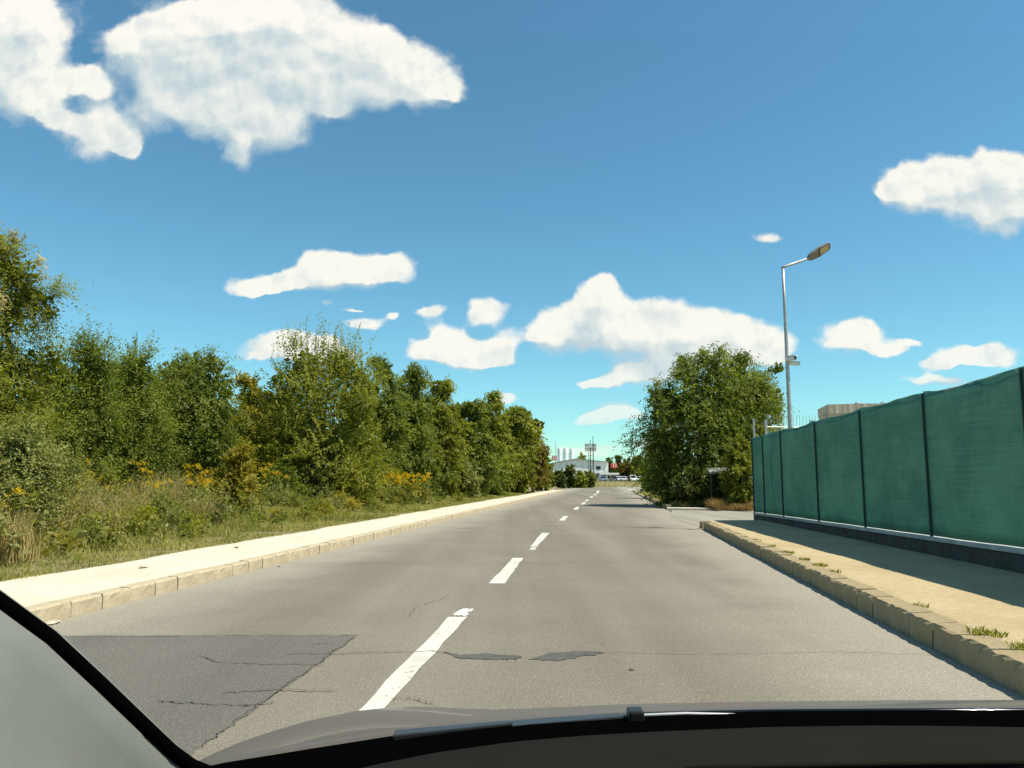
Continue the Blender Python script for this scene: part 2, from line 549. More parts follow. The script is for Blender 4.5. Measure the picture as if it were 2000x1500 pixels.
m, nt = material('road_paint')
t = nt.new('ShaderNodeTexCoord').outputs['Object']
n1 = nt.noise(t, 9.0, 6.0, 0.7)
n2 = nt.noise(t, 60.0, 3.0, 0.7)
wear = nt.math('ADD', nt.math('MULTIPLY', n1.outputs[0], 0.7), nt.math('MULTIPLY', n2.outputs[0], 0.3))
dirt = nt.noise(t, 2.2, 5.0, 0.65)
c = nt.mix(nt.smooth(dirt.outputs[0], 0.35, 0.72), (0.60, 0.58, 0.51), (0.46, 0.44, 0.38))
c = nt.mix(nt.smooth(wear, 0.555, 0.625), c, (0.24, 0.22, 0.18))
b = nt.new('ShaderNodeBsdfPrincipled', {'Base Color': c, 'Roughness': 0.75})
nt.put(b.inputs['Normal'], nt.new('ShaderNodeBump', {'Strength': 0.4, 'Distance': 0.004, 'Height': n2.outputs[0]}))
finish(nt, b)

m, nt = material('worn_paint')
t = nt.new('ShaderNodeTexCoord').outputs['Object']
n1 = nt.noise(t, 7.0, 6.0, 0.75)
c = nt.mix(nt.smooth(n1.outputs[0], 0.50, 0.56), (0.66, 0.65, 0.58), (0.17, 0.16, 0.135))
finish(nt, nt.new('ShaderNodeBsdfPrincipled', {'Base Color': c, 'Roughness': 0.8}))

m, nt = material('shade_mesh')                       # woven green privacy screen
t = nt.new('ShaderNodeTexCoord').outputs['Object']
sep = nt.new('ShaderNodeSeparateXYZ', {0: t})
wv = nt.noise(nt.new('ShaderNodeMapping', {'Vector': t, 'Scale': (1, 34.0, 1.5)}).outputs[0], 1.0, 3.0, 0.7)
wh = nt.noise(nt.new('ShaderNodeMapping', {'Vector': t, 'Scale': (1, 0.7, 30.0)}).outputs[0], 1.0, 3.0, 0.7)
bl = nt.noise(t, 0.8, 4.0, 0.6)
f = nt.math('ADD', nt.math('MULTIPLY', wv.outputs[0], 0.45), nt.math('MULTIPLY', wh.outputs[0], 0.55))
f = nt.math('ADD', nt.math('MULTIPLY', f, 0.6), nt.math('MULTIPLY', bl.outputs[0], 0.5))
c = nt.mix(nt.smooth(f, 0.36, 0.74), (0.115, 0.250, 0.210), (0.215, 0.395, 0.315))
d = nt.new('ShaderNodeBsdfDiffuse', {'Color': c})
tr = nt.new('ShaderNodeBsdfTranslucent', {'Color': c})
fb = nt.new('ShaderNodeBump', {'Strength': 0.3, 'Distance': 0.01, 'Height': f})
nt.put(d.inputs['Normal'], fb)
finish(nt, nt.new('ShaderNodeMixShader', {0: 0.50, 1: d, 2: tr}))

m, nt = material('stained_wall')
t = nt.new('ShaderNodeTexCoord').outputs['Object']
st = nt.noise(nt.new('ShaderNodeMapping', {'Vector': t, 'Scale': (3.0, 3.0, 0.18)}).outputs[0], 1.0, 5.0, 0.65)
c = nt.mix(nt.smooth(st.outputs[0], 0.40, 0.72), (0.74, 0.62, 0.46), (0.42, 0.33, 0.24))
finish(nt, nt.new('ShaderNodeBsdfPrincipled', {'Base Color': c, 'Roughness': 0.9}))

m, nt = material('car_paint_taupe')
t = nt.new('ShaderNodeTexCoord').outputs['Object']
fl = nt.noise(t, 900.0, 1.0)
c = nt.mix(fl.outputs[0], (0.088, 0.075, 0.064), (0.112, 0.096, 0.082))
finish(nt, nt.new('ShaderNodeBsdfPrincipled', {'Base Color': c, 'Roughness': 0.5, 'Specular IOR Level': 0.35, 'Coat Weight': 0.2, 'Coat Roughness': 0.04}))

m, nt = material('pillar_trim')
t = nt.new('ShaderNodeTexCoord').outputs['Object']
g1 = nt.noise(t, 6.0, 5.0, 0.6)
g2 = nt.noise(t, 420.0, 2.0, 0.6)
c = nt.mix(nt.smooth(g1.outputs[0], 0.35, 0.7), (0.140, 0.150, 0.141), (0.175, 0.186, 0.175))
b = nt.new('ShaderNodeBsdfPrincipled', {'Base Color': c, 'Roughness': 0.75, 'Specular IOR Level': 0.25})
nt.put(b.inputs['Normal'], nt.new('ShaderNodeBump', {'Strength': 0.25, 'Distance': 0.001, 'Height': g2.outputs[0]}))
finish(nt, b)

m, nt = material('dash_vinyl')
t = nt.new('ShaderNodeTexCoord').outputs['Object']
g2 = nt.noise(t, 260.0, 2.0, 0.6)
g1 = nt.noise(t, 5.0, 4.0, 0.6)
c = nt.mix(g1.outputs[0], (0.0095, 0.0100, 0.0080), (0.0150, 0.0150, 0.0120))
b = nt.new('ShaderNodeBsdfPrincipled', {'Base Color': c, 'Roughness': 0.95, 'Specular IOR Level': 0.04})
nt.put(b.inputs['Normal'], nt.new('ShaderNodeBump', {'Strength': 0.3, 'Distance': 0.001, 'Height': g2.outputs[0]}))
finish(nt, b)

m, nt = material('clear_glass')
finish(nt, nt.new('ShaderNodeBsdfTransparent', {'Color': (0.97, 0.985, 0.975, 1)}))


# ------------------------------------------------------------------ the setting
def LX(y):                                # left kerb foot
    return -5.53 + 0.121 * y


def RX(y):                                # right kerb foot
    return 2.67 + 0.127 * y


def FX(y):                                # fence line
    return 5.83 + 0.0713 * y


mb = MB()
S = 3500.0
mb.add([(-S, -S, -0.05), (S, -S, -0.05), (S, S, -0.05), (-S, S, -0.05)], [(0, 1, 2, 3)])
tag(mb.build('ground', 'far_ground'), kind='structure')

mb = MB()
ys = [-8, -3, 0, 5, 10, 20, 30, 45, 60, 80, 100]
mb.grid([[(LX(y), y, 0.0), (RX(y), y, 0.0)] for y in ys])
road = tag(mb.build('road', 'asphalt'), kind='structure')

mb = MB()
jp = [G(1098, 959), G(1098, 959) + Vector((-6, 8, 0)), Vector((-40, 112, 0)), Vector((-40, 124, 0)), G(1095, 955), G(1180, 951.2), G(1258, 949.2), Vector((70, 205, 0)), Vector((70, 150, 0)), Vector((RX(100), 100, 0)), Vector((LX(100), 100, 0))]
mb.add([(p.x, p.y, -0.012) for p in jp], [tuple(range(len(jp)))[::-1]])
tag(mb.build('side_road', 'asphalt'), kind='structure')

# left pavement and kerb
rl = math.atan(0.121)
mb = MB()
rows = []
for i, y in enumerate(np.concatenate([np.arange(-6, 30, 0.6), np.arange(30, 101, 3)])):
    jit = 0.05 * math.sin(y * 1.7) + 0.04 * math.sin(y * 4.1 + 1)
    outer = LX(y) - 1.95 + jit + (0.25 if y > 60 else 0)
    dz = 0.006 * math.sin(y * 0.9)
    rows.append([(outer, y, -0.04), (outer, y, 0.150 + dz), (outer + 0.7, y, 0.158 + dz), (LX(y) - 0.165, y, 0.160), (LX(y) - 0.165, y, -0.04)])
mb.grid(rows)
yc = 101
mb.add([rows[-1][k] for k in (0, 1, 2, 3, 4)], [(0, 1, 2, 3, 4)])
lp = tag(mb.build('pavement', 'pavement_pale'), kind='structure')


def kerb_mesh(name, w, h, ln, rough, seed):
    rng = random.Random(seed)
    mb = MB()
    rows = []
    n = 7
    for i in range(n):
        y = -ln / 2 + ln * i / (n - 1)
        e = [rng.uniform(-rough, rough) for _ in range(6)]
        end = 0.004 if i in (0, n - 1) else 0.0
        s = -1
        rows.append([(0 - abs(e[0]) * 0.6 - end, y, -0.05), (0 - abs(e[1]) - end, y, h * 0.55), (-0.004 - abs(e[2]) - end, y, h - 0.022 - abs(e[3])),
                     (-0.022 - abs(e[4]), y, h - abs(e[5]) * 0.7 - end), (-w, y, h - end), (-w, y, -0.05)])
    mb.grid(rows)
    m0 = len(rows[0])
    k = (n - 1) * m0
    mb.f.append(tuple(range(m0)))
    mb.f.append(tuple(range(k, k + m0))[::-1])
    me = mb.mesh(name)
    return me


lk = tag(empty('kerb'), kind='structure')
kerb_l = [kerb_mesh('kerb_block', 0.165, 0.172, 0.488, 0.010, s) for s in range(5)]
y = -4.0
k = 0
while y < 34:
    o = link('kerb_block', kerb_l[k % 5], 'kerb_pale', lk)
    o.location = (LX(y) + random.uniform(-0.008, 0.008), y, random.uniform(-0.008, 0.004))
    o.rotation_euler = (random.uniform(-0.006, 0.006), random.uniform(-0.02, 0.02), -rl)
    y += 0.5 * math.cos(rl)
    k += 1
mb = MB()
mb.grid([[(LX(v), v, -0.05), (LX(v) - 0.005, v, 0.15), (LX(v) - 0.03, v, 0.168), (LX(v) - 0.165, v, 0.168)] for v in np.arange(33.9, 101.5, 1.5)])
o = mb.build('kerb_run', 'kerb_pale', lk)
o['kind'] = 'stuff'

# rounded corner where the left pavement meets the side road
mb = MB()
c0 = Vector((LX(100) - 3.4, 100.5, 0))
arc = [(c0.x + 3.4 * math.cos(a), c0.y + 5.5 * math.sin(a)) for a in np.linspace(0.0, math.pi / 2, 8)]
mb.prism([(c0.x, c0.y)] + arc + [(c0.x - 14, c0.y + 5.5), (c0.x - 14, c0.y + 3.6), (c0.x, c0.y + 3.4)], -0.04, 0.158)
tag(mb.build('pavement_corner', 'pavement_pale'), kind='structure')

# verge on the left, from the pavement to far under the trees
mb = MB()
rows = []
rng = random.Random(3)
for y in np.concatenate([np.arange(-8, 40, 1.0), np.arange(40, 131, 4)]):
    x0 = LX(y) - 1.80
    row = []
    for s, z in ((0, 0.135), (0.35, 0.15), (0.8, 0.17), (1.4, 0.19), (2.2, 0.22), (3.5, 0.26), (5, 0.30), (8, 0.36), (14, 0.45), (30, 0.6), (90, 0.6)):
        row.append((x0 - s, y, z + rng.uniform(-0.03, 0.03) * min(1, s)))
    rows.append(row[::-1])
mb.grid(rows)
tag(mb.build('verge', 'soil', smooth=True), kind='structure')

# right pavement, kerb, driveway
rr = math.atan(0.127)
mb = MB()
rows = []
for y in np.arange(-6, 23.5, 0.6):
    rows.append([(RX(y) + 0.245, y, -0.04), (RX(y) + 0.245, y, 0.200 + 0.006 * math.sin(5 * y)), (RX(y) + 0.36, y, 0.208), (FX(y) - 0.6, y, 0.212), (FX(y) + 0.10, y, 0.216)])
mb.grid(rows)
mb.add([rows[-1][0], rows[-1][1], rows[-1][2], rows[-1][4], (FX(23.4) + 0.1, 23.4, -0.04)], [(0, 1, 2, 3, 4)])
tag(mb.build('sidewalk', 'pavement_sand'), kind='structure')
rk = tag(empty('kerb_rough'), kind='structure')
kerb_r = [kerb_mesh('kerb_block', 0.235, 0.220, 0.492, 0.024, 20 + s) for s in range(6)]
y, k = -3.0, 0
while y < 22.6:
    o = link('kerb_block', kerb_r[(k * 5 + k // 3) % 6], 'kerb_sand', rk)
    o.location = (RX(y) + random.uniform(-0.008, 0.008), y, random.uniform(-0.012, 0.006))
    o.rotation_euler = (random.uniform(-0.008, 0.008), random.uniform(-0.02, 0.02), math.pi - rr)
    y += 0.5 * math.cos(rr)
    k += 1
for i in range(6):                                  # return of the kerb into the driveway
    o = link('kerb_block', kerb_r[i], 'kerb_sand', rk)
    a = R(-62) if i == 0 else R(-76)
    o.location = (RX(22.9) + 0.20 + 0.49 * i, 23.05 + 0.06 * i, -0.015 - 0.020 * i)
    o.rotation_euler = (0, 0, math.pi / 2 + R(7))
mb = MB()
dp = [(RX(23.0) + 0.1, 23.4), (16, 24.0), (22, 33), (RX(36.6) + 0.2, 36.6), (RX(30) - 0.35, 30), (RX(26) - 0.2, 26)]
mb.add([(x, y, 0.006) for x, y in dp], [tuple(range(len(dp)))])
tag(mb.build('driveway', 'driveway'), kind='structure')
mb = MB()
mb.prism([(RX(37) + 0.0, 37.0), (RX(37) + 2.6, 36.3), (RX(37) + 3.1, 38.6), (RX(40) + 0.25, 40)], -0.04, 0.085)
tag(mb.build('concrete_apron', 'pavement_pale'), kind='structure')

# verge on the right under the trees, with its kerb
mb = MB()
rows = []
for y in np.arange(38, 102, 2.0):
    rows.append([(RX(y) + s, y, z + rng.uniform(-0.03, 0.03) * min(1, s)) for s, z in ((0.16, 0.09), (0.8, 0.13), (2, 0.17), (4, 0.2), (8, 0.2), (20, 0.2), (50, 0.2))])
mb.grid(rows)
tag(mb.build('verge_under_trees', 'soil', smooth=True), kind='structure')
rk2 = tag(empty('kerb_broken'), kind='structure')
y, k = 38.4, 0
while y < 62:
    o = link('kerb_block', kerb_r[(k * 5 + 1) % 6], 'kerb_sand', rk2)
    o.location = (RX(y) + random.uniform(-0.05, 0.05), y, random.uniform(-0.05, 0.0))
    o.rotation_euler = (random.uniform(-0.02, 0.02), random.uniform(-0.06, 0.06), math.pi - rr + random.uniform(-0.05, 0.05))
    y += 0.53
    k += 1
mb = MB()
mb.grid([[(RX(v) + 0.17, v, 0.1), (RX(v), v, 0.09), (RX(v), v, -0.05)] for v in np.arange(61.9, 100.5, 3)])
o = mb.build('kerb_run', 'kerb_sand', rk2)
o['kind'] = 'stuff'

# bank and plateau beyond the junction
mb = MB()
rows = []
for y, z in ((168, -0.08), (172, 0.0), (180, 0.35), (192, 0.95), (200, 1.02), (260, 1.1), (420, 1.3), (900, 1.5)):
    rows.append([(x, y + (0 if x > -10 else -20) + rng.uniform(-1, 1), z + rng.uniform(-0.08, 0.08)) for x in (-400, -120, -60, -30, -10, 0, 8, 14, 20, 26, 32, 40, 50, 70, 120, 400)])
mb.grid(rows)
tag(mb.build('bank', 'far_ground', smooth=True), kind='structure')


# ------------------------------------------------------------------ road markings, patches, cracks
def sheet(name, pix, mat, z, jit=0.0, sub=6):
    pts = [G(*p) for p in pix]
    out = []
    n = len(pts)
    for i in range(n):
        a, b_ = pts[i], pts[(i + 1) % n]
        for s in range(sub):
            q = a.lerp(b_, s / sub)
            out.append((q.x + random.uniform(-jit, jit), q.y + random.uniform(-jit, jit), z))
    mb = MB()
    mb.add(out, [tuple(range(len(out)))[::-1]])
    return mb.build(name, mat, road)


Z1, Z2 = 0.004, 0.008
sheet('asphalt_patch', [(-160, 1244), (700, 1241), (385, 1466), (150, 1640), (-900, 1640)], 'asphalt_patch', Z1, 0.012, 14)
sheet('repair_patch', [(866, 1274), (900, 1279), (955, 1277), (1020, 1282), (1006, 1288), (950, 1290), (897, 1286)], 'tar', Z1, 0.022, 6)
sheet('repair_patch', [(1034, 1289), (1068, 1277), (1120, 1272), (1180, 1274.5), (1160, 1280), (1112, 1287), (1082, 1291)], 'tar', Z1, 0.022, 6)
DASH = [[(640, 1452), (692, 1452), (912, 1206), (877, 1206)], [(955, 1140), (985, 1140), (1022, 1090), (1002, 1090)],
        [(1036, 1068), (1049, 1068), (1073, 1041), (1058, 1041)], [(1091, 1017), (1102, 1017), (1110, 1008.3), (1101, 1008.3)],
        [(1119, 995.6), (1128, 995.6), (1132, 990.4), (1125, 990.4)], [(1133, 985.4), (1141, 985.4), (1145, 981), (1139, 981)],
        [(1142, 978.8), (1148, 978.8), (1150, 976), (1145, 976)], [(1151, 972), (1157, 972), (1159, 969.3), (1154, 969.3)],
        [(1158, 967.2), (1163, 967.2), (1166, 964.9), (1161.5, 964.9)], [(1164, 963.6), (1169.5, 963.2), (1170.5, 958), (1167, 958)]]
for i, q in enumerate(DASH):
    sheet('lane_dash', q, 'road_paint', Z1 if i else Z2, 0.012 if i < 3 else 0.0, 12 if i < 3 else 2)
sheet('lane_dash', [(884, 1203.5), (911, 1203.5), (923, 1189), (903, 1189)], 'worn_paint', Z1, 0.02, 5)
sheet('lane_dash', [(1034, 1074), (1046, 1074), (1048, 1069.5), (1037, 1069.5)], 'worn_paint', Z1, 0.01, 3)


def strip(name, pix, wid, mat, z, parent=None, jit=0.0, taper=True, sub=5):
    pts = [G(*p) for p in pix]
    line = []
    for a, b_ in zip(pts[:-1], pts[1:]):
        for s in range(sub):
            line.append(a.lerp(b_, s / sub))
    line.append(pts[-1])
    L, Rr = [], []
    for i, p in enumerate(line):
        t = (line[min(i + 1, len(line) - 1)] - line[max(i - 1, 0)]).normalized()
        nrm = Vector((-t.y, t.x, 0))
        w = wid * (min(1, 0.25 + i / 3, 0.25 + (len(line) - 1 - i) / 3) if taper else 1)
        q = p + Vector((random.uniform(-jit, jit), random.uniform(-jit, jit), 0))
        w *= random.uniform(0.6, 1.3) if jit else 1
        L.append((q.x + nrm.x * w / 2, q.y + nrm.y * w / 2, z))
        Rr.append((q.x - nrm.x * w / 2, q.y - nrm.y * w / 2, z))
    mb = MB()
    mb.grid([L, Rr])
    return mb.build(name, mat, parent or road)


strip('edge_line', [(1252, 967.5), (1240, 961.5), (1227, 954.5), (1210, 953.6)], 0.2, 'road_paint', Z1, taper=False)
strip('edge_line', [(1229, 954.5), (1243, 952.4), (1256, 951.8)], 0.25, 'road_paint', 0.002, taper=False)
CR = [[(560, 1279), (640, 1278), (720, 1276), (850, 1274), (880, 1276)], [(1180, 1274), (1300, 1278), (1480, 1277), (1640, 1274), (1860, 1280)],
      [(300, 1372), (390, 1376), (480, 1380), (540, 1374)], [(425, 1357), (540, 1349), (665, 1352)], [(390, 1281), (420, 1294), (520, 1299), (640, 1300)],
      [(700, 1241), (600, 1312), (490, 1390), (386, 1466)], [(110, 1243), (330, 1244), (520, 1241), (700, 1241)], [(800, 1204), (815, 1185), (860, 1172), (880, 1160)],
      [(520, 1101), (700, 1100), (900, 1101), (1100, 1099), (1330, 1102)], [(884, 1033), (945, 1031)], [(1040, 1029), (1130, 1027.5), (1250, 1029), (1290, 1028)],
      [(980, 1003), (1040, 1001)], [(595, 1262), (655, 1257)], [(760, 1368), (800, 1364), (850, 1378)]]
for i, c in enumerate(CR):
    far = c[0][1] < 1110
    strip('crack', c, 0.045 if c[0][1] < 1050 else (0.014 if far else (0.008 if i in (1, 7, 12, 13) else (0.009 if i == 5 else 0.012))), 'pale_crack' if i in (1, 7, 8, 13) else 'crack_fill', 0.0125 if i != 5 else 0.016, jit=0.020, sub=16)


# ------------------------------------------------------------------ vegetation makers
def nrm(a):
    return a / np.maximum(np.linalg.norm(a, axis=-1, keepdims=True), 1e-9)


def leaf_quads(p, a, n, L, Wd):
    b_ = nrm(np.cross(a, n))
    L = L[:, None]
    Wd = Wd[:, None]
    v = np.stack([p, p + a * L * 0.45 + b_ * Wd * 0.5, p + a * L, p + a * L * 0.45 - b_ * Wd * 0.5], axis=1)
    f = np.arange(len(p) * 4).reshape(-1, 4)
    return v.reshape(-1, 3), f


def crown(lobes, N, rng, leaf, up=0.2, droop=0.3, spray=0.5, m=12, aspect=0.45, shell=(4.0, 1.3), loose=0.17, core=0.14, shoots=0, shoot_len=1.0):
    """lobes: array of (x, y, z, rx, rz). Leafy sprays set in clumps over the lobes."""
    lobes = np.asarray(lobes, dtype=float)
    wts = lobes[:, 3] * lobes[:, 4]
    Ns = max(20, N // m)
    Nc = max(24, Ns // 22)
    li = rng.choice(len(lobes), Nc, p=wts / wts.sum())
    rad = np.stack([lobes[li, 3], lobes[li, 3], lobes[li, 4]], 1)
    v = nrm(rng.normal(size=(Nc, 3)) + np.array([0, 0, 0.15]))
    cc = lobes[li, :3] + v * rad * (rng.beta(*shell, size=(Nc, 1)) * (1 + 0.10 * rng.normal(size=(Nc, 1))))
    ct = rng.random(Nc)
    ci = rng.integers(0, Nc, Ns)
    R0 = rad[ci]
    st = cc[ci] + rng.normal(size=(Ns, 3)) * loose * R0
    out = nrm((st - lobes[li[ci], :3]) / R0)
    d = nrm(out + 0.65 * rng.normal(size=(Ns, 3)) * 0.8 + np.array([0, 0, up]))
    ln = spray * (0.5 + rng.random(Ns))
    if shoots:                                          # upright twigs standing out of the top
        top = lobes[rng.choice(len(lobes), shoots, p=(lobes[:, 2] ** 3) / (lobes[:, 2] ** 3).sum())]
        q = rng.normal(size=(shoots, 3)) * 0.5
        s2 = top[:, :3] + np.stack([q[:, 0] * top[:, 3], q[:, 1] * top[:, 3], np.abs(rng.normal(size=shoots)) * 0.2 * top[:, 4] + 0.6 * top[:, 4]], 1)
        st = np.concatenate([st, np.repeat(s2, 2, 0)])
        d2 = nrm(np.stack([rng.normal(size=shoots) * 0.16, rng.normal(size=shoots) * 0.16, np.ones(shoots)], 1))
        d = np.concatenate([d, np.repeat(d2, 2, 0)])
        out = np.concatenate([out, np.repeat(d2, 2, 0)])
        ln = np.concatenate([ln, np.repeat(shoot_len * (0.5 + 0.8 * rng.random(shoots)), 2)])
        ci = np.concatenate([ci, rng.integers(0, Nc, shoots * 2)])
    n2 = len(st)
    tt = (np.arange(m)[None] + rng.random((n2, m))) / m
    pos = st[:, None] + d[:, None] * (ln[:, None] * tt)[..., None]
    dr = np.full(n2, droop)
    if shoots:
        dr[-2 * shoots:] = 0.0
    pos[..., 2] -= dr[:, None] * ln[:, None] * tt ** 2
    sd = nrm(np.cross(d, rng.normal(size=(n2, 3))))
    sign = np.where(np.arange(m) % 2, 1.0, -1.0)
    a = nrm(0.55 * d[:, None] + sd[:, None] * sign[None, :, None] + 0.35 * rng.normal(size=(n2, m, 3)) - np.array([0, 0, 1.0]) * droop * 0.7)
    nn = nrm(rng.normal(size=(n2, m, 3)) * 0.55 + np.array([0.25, 0, 0.8]) + 0.7 * out[:, None])
    L = leaf * (0.6 + 0.8 * rng.random((n2, m)))
    if shoots:
        L[-2 * shoots:] *= 0.9
    tint = np.clip(0.6 * ct[ci][:, None] + 0.55 * rng.random((n2, m)) - 0.05, 0, 1)
    pos, a, nn, L, tint = pos.reshape(-1, 3), a.reshape(-1, 3), nn.reshape(-1, 3), L.ravel(), tint.ravel()
    Wd = L * aspect
    if core:                                            # oversized inner leaves added to block light, kept to the darker tints
        k = int(N * core)
        li = rng.choice(len(lobes), k, p=wts / wts.sum())
        rad = np.stack([lobes[li, 3], lobes[li, 3], lobes[li, 4]], 1)
        pc = lobes[li, :3] + nrm(rng.normal(size=(k, 3))) * rad * 0.72 * rng.random((k, 1)) ** 0.45
        pos = np.concatenate([pos, pc])
        a = np.concatenate([a, nrm(rng.normal(size=(k, 3)))])
        nn = np.concatenate([nn, nrm(rng.normal(size=(k, 3)))])
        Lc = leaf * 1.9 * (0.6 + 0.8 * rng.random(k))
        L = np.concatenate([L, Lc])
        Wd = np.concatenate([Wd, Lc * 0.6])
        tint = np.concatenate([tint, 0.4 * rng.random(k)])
    pos[:, 2] = np.maximum(pos[:, 2], 0.02)
    v, f = leaf_quads(pos, a, nn, L, Wd)
    return v, f, tint


def trunk_mesh(h, r, lobes, rng, stems=1):
    mb = MB()
    for s in range(stems):
        bx, by = (0, 0) if stems == 1 else (rng.normal() * r * 3, rng.normal() * r * 3)
        top = Vector((bx + rng.normal() * 0.25, by + rng.normal() * 0.25, h * 0.62))
        pts = [Vector((bx, by, -0.08)), Vector((bx * 1.1, by * 1.1, h * 0.12)), Vector((bx, by, 0)).lerp(top, 0.5) + Vector((rng.normal() * 0.1, rng.normal() * 0.1, h * 0.05)), top]
        k_ = 1.0 if stems == 1 else 0.6
        mb.tube(pts, [r * 1.25 * k_, r * k_, r * 0.65 * k_, r * 0.08], 7)
    order = np.argsort(-lobes[:, 3])[:9]
    for i in order:
        c = Vector(lobes[i, :3])
        s = Vector((0, 0, max(0.3, min(c.z * 0.55, h * 0.5))))
        mid = s.lerp(c, 0.55) + Vector((rng.normal() * 0.15, rng.normal() * 0.15, 0.15))
        mb.tube([s, mid, c], [r * 0.5, r * 0.32, r * 0.12], 5)
    return mb


def auto_lobes(h, w, rng, n=11, low=0.10, topw=0.45):
    out = []
    for i in range(n):
        t = (i + 0.5) / n
        z = h * (low + (0.90 - low) * t)
        prof = w * (0.80 + 0.25 * math.sin(math.pi * min(1, t * 1.3))) if t < 0.55 else w * (1.0 - (1 - topw) * (t - 0.55) / 0.45)
        rr_ = min(0.46 * w, h * 0.26) * (0.8 + 0.45 * rng.random()) * (0.75 if t > 0.75 else 1)
        ang = 2.399963 * i + rng.random() * 0.9
        rho = max(0.0, prof - rr_) * (0.55 + 0.45 * rng.random())
        out.append((rho * math.cos(ang), rho * math.sin(ang), z, rr_, rr_ * (0.8 + 0.3 * rng.random())))
    out.append((rng.normal() * 0.1, 0, h - 0.30 * w, 0.34 * w, 0.30 * w))
    out.append((0, 0, h * 0.42, 0.62 * w, h * 0.30))
    return np.array(out)


def tree(name, label, cat, px, Y, top, half, mat, seed, group=None, z0=0.25, lobes_px=None, N=None, leaf=None, stems=1, trunk_r=None, low=0.10, topw=0.45, extra=None, **kw):
    rng = np.random.default_rng(seed)
    b0 = P(px, 900, Y)
    base = Vector((b0.x, Y, z0))
    h = P(px, top, Y).z - z0
    w = half / F * Y
    leaf = leaf or max(0.062, Y * 0.0037)
    if lobes_px:
        lob = []
        for (lx, ly, lr, *rest) in lobes_px:
            c = P(lx, ly, Y)
            rr_ = lr / F * Y
            dy = rest[0] if rest else rng.uniform(-0.6, 0.6) * w * 0.6
            lob.append((c.x - base.x, dy, c.z - base.z, rr_, rr_ * (0.85 + 0.2 * rng.random())))
        lobes = np.array(lob)
    else:
        lobes = auto_lobes(h, w, rng, low=low, topw=topw)
    area = (math.pi * lobes[:, 3] * lobes[:, 4]).sum() * 0.55 if lobes_px else 1.7 * w * h
    N = N or int(min(42000, max(1500, 6.0 * area / (0.225 * leaf * leaf))))
    t = empty(name, base)
    tag(t, label, cat, group)
    v, f, ti = crown(lobes, N, rng, leaf, **kw)
    link('crown', np_mesh('crown', v, f, ti), mat, t)
    trunk_mesh(h, trunk_r or max(0.035, 0.018 * h), lobes, rng, stems).build('trunk', 'bark', t, smooth=True)
    if extra:
        extra(t, lobes, rng, leaf)
    return t


LOC = dict(up=0.05, droop=0.55, spray=0.62, aspect=0.40, loose=0.20)
SHOOT = dict(up=0.75, droop=0.05, spray=0.60, aspect=0.42, loose=0.22)
BUSH = dict(up=0.35, droop=0.15, spray=0.42, aspect=0.50, loose=0.20)


def seed_part(t, lobes, rng, leaf):
    lb = lobes[[0, 1, 2, 3, 5]].copy()
    lb[:, 1] -= 0.3
    v, f, ti = crown(lb, 9000, rng, leaf * 0.5, up=0.2, droop=0.4, spray=0.22, m=14, aspect=0.7, shell=(9, 1.0), loose=0.10, core=0)
    link('seed_clusters', np_mesh('seed_clusters', v, f, ti), 'seed_heads', t)


GL = 'roadside trees along the pale pavement'
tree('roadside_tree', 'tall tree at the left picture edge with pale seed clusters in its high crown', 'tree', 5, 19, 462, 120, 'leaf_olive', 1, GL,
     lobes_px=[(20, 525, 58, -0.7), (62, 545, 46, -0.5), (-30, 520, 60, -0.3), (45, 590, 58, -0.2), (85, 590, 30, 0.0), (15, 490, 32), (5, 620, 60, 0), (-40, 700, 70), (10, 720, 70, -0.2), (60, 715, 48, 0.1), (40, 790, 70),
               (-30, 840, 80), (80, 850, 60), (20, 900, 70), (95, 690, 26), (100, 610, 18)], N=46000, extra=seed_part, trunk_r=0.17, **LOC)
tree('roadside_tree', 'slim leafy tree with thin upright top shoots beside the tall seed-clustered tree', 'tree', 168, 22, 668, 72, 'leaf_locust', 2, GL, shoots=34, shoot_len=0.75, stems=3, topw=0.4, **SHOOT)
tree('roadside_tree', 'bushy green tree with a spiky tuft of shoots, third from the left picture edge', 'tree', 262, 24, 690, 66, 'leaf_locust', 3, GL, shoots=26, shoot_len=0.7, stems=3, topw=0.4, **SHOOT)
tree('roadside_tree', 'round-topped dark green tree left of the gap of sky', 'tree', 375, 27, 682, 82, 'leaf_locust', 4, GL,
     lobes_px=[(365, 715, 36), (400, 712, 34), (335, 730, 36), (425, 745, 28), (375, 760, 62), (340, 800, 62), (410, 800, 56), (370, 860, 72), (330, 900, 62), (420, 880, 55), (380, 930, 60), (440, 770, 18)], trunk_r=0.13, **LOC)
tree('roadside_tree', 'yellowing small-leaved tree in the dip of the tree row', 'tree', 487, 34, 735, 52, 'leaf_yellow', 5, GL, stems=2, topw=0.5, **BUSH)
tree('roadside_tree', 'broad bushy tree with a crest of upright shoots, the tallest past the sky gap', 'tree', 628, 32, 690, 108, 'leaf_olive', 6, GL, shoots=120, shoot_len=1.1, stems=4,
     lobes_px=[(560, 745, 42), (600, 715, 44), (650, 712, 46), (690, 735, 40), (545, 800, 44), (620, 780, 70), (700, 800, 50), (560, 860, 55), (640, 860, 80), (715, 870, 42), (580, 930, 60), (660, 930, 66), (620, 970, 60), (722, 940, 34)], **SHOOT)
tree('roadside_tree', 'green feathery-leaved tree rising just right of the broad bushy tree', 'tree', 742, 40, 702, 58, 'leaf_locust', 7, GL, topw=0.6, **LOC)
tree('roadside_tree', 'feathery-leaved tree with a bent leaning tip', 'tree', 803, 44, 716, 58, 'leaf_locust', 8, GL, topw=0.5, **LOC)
tree('roadside_tree', 'narrow-topped green tree in the middle of the receding row', 'tree', 858, 48, 738, 58, 'leaf_olive', 9, GL, topw=0.45, **LOC)
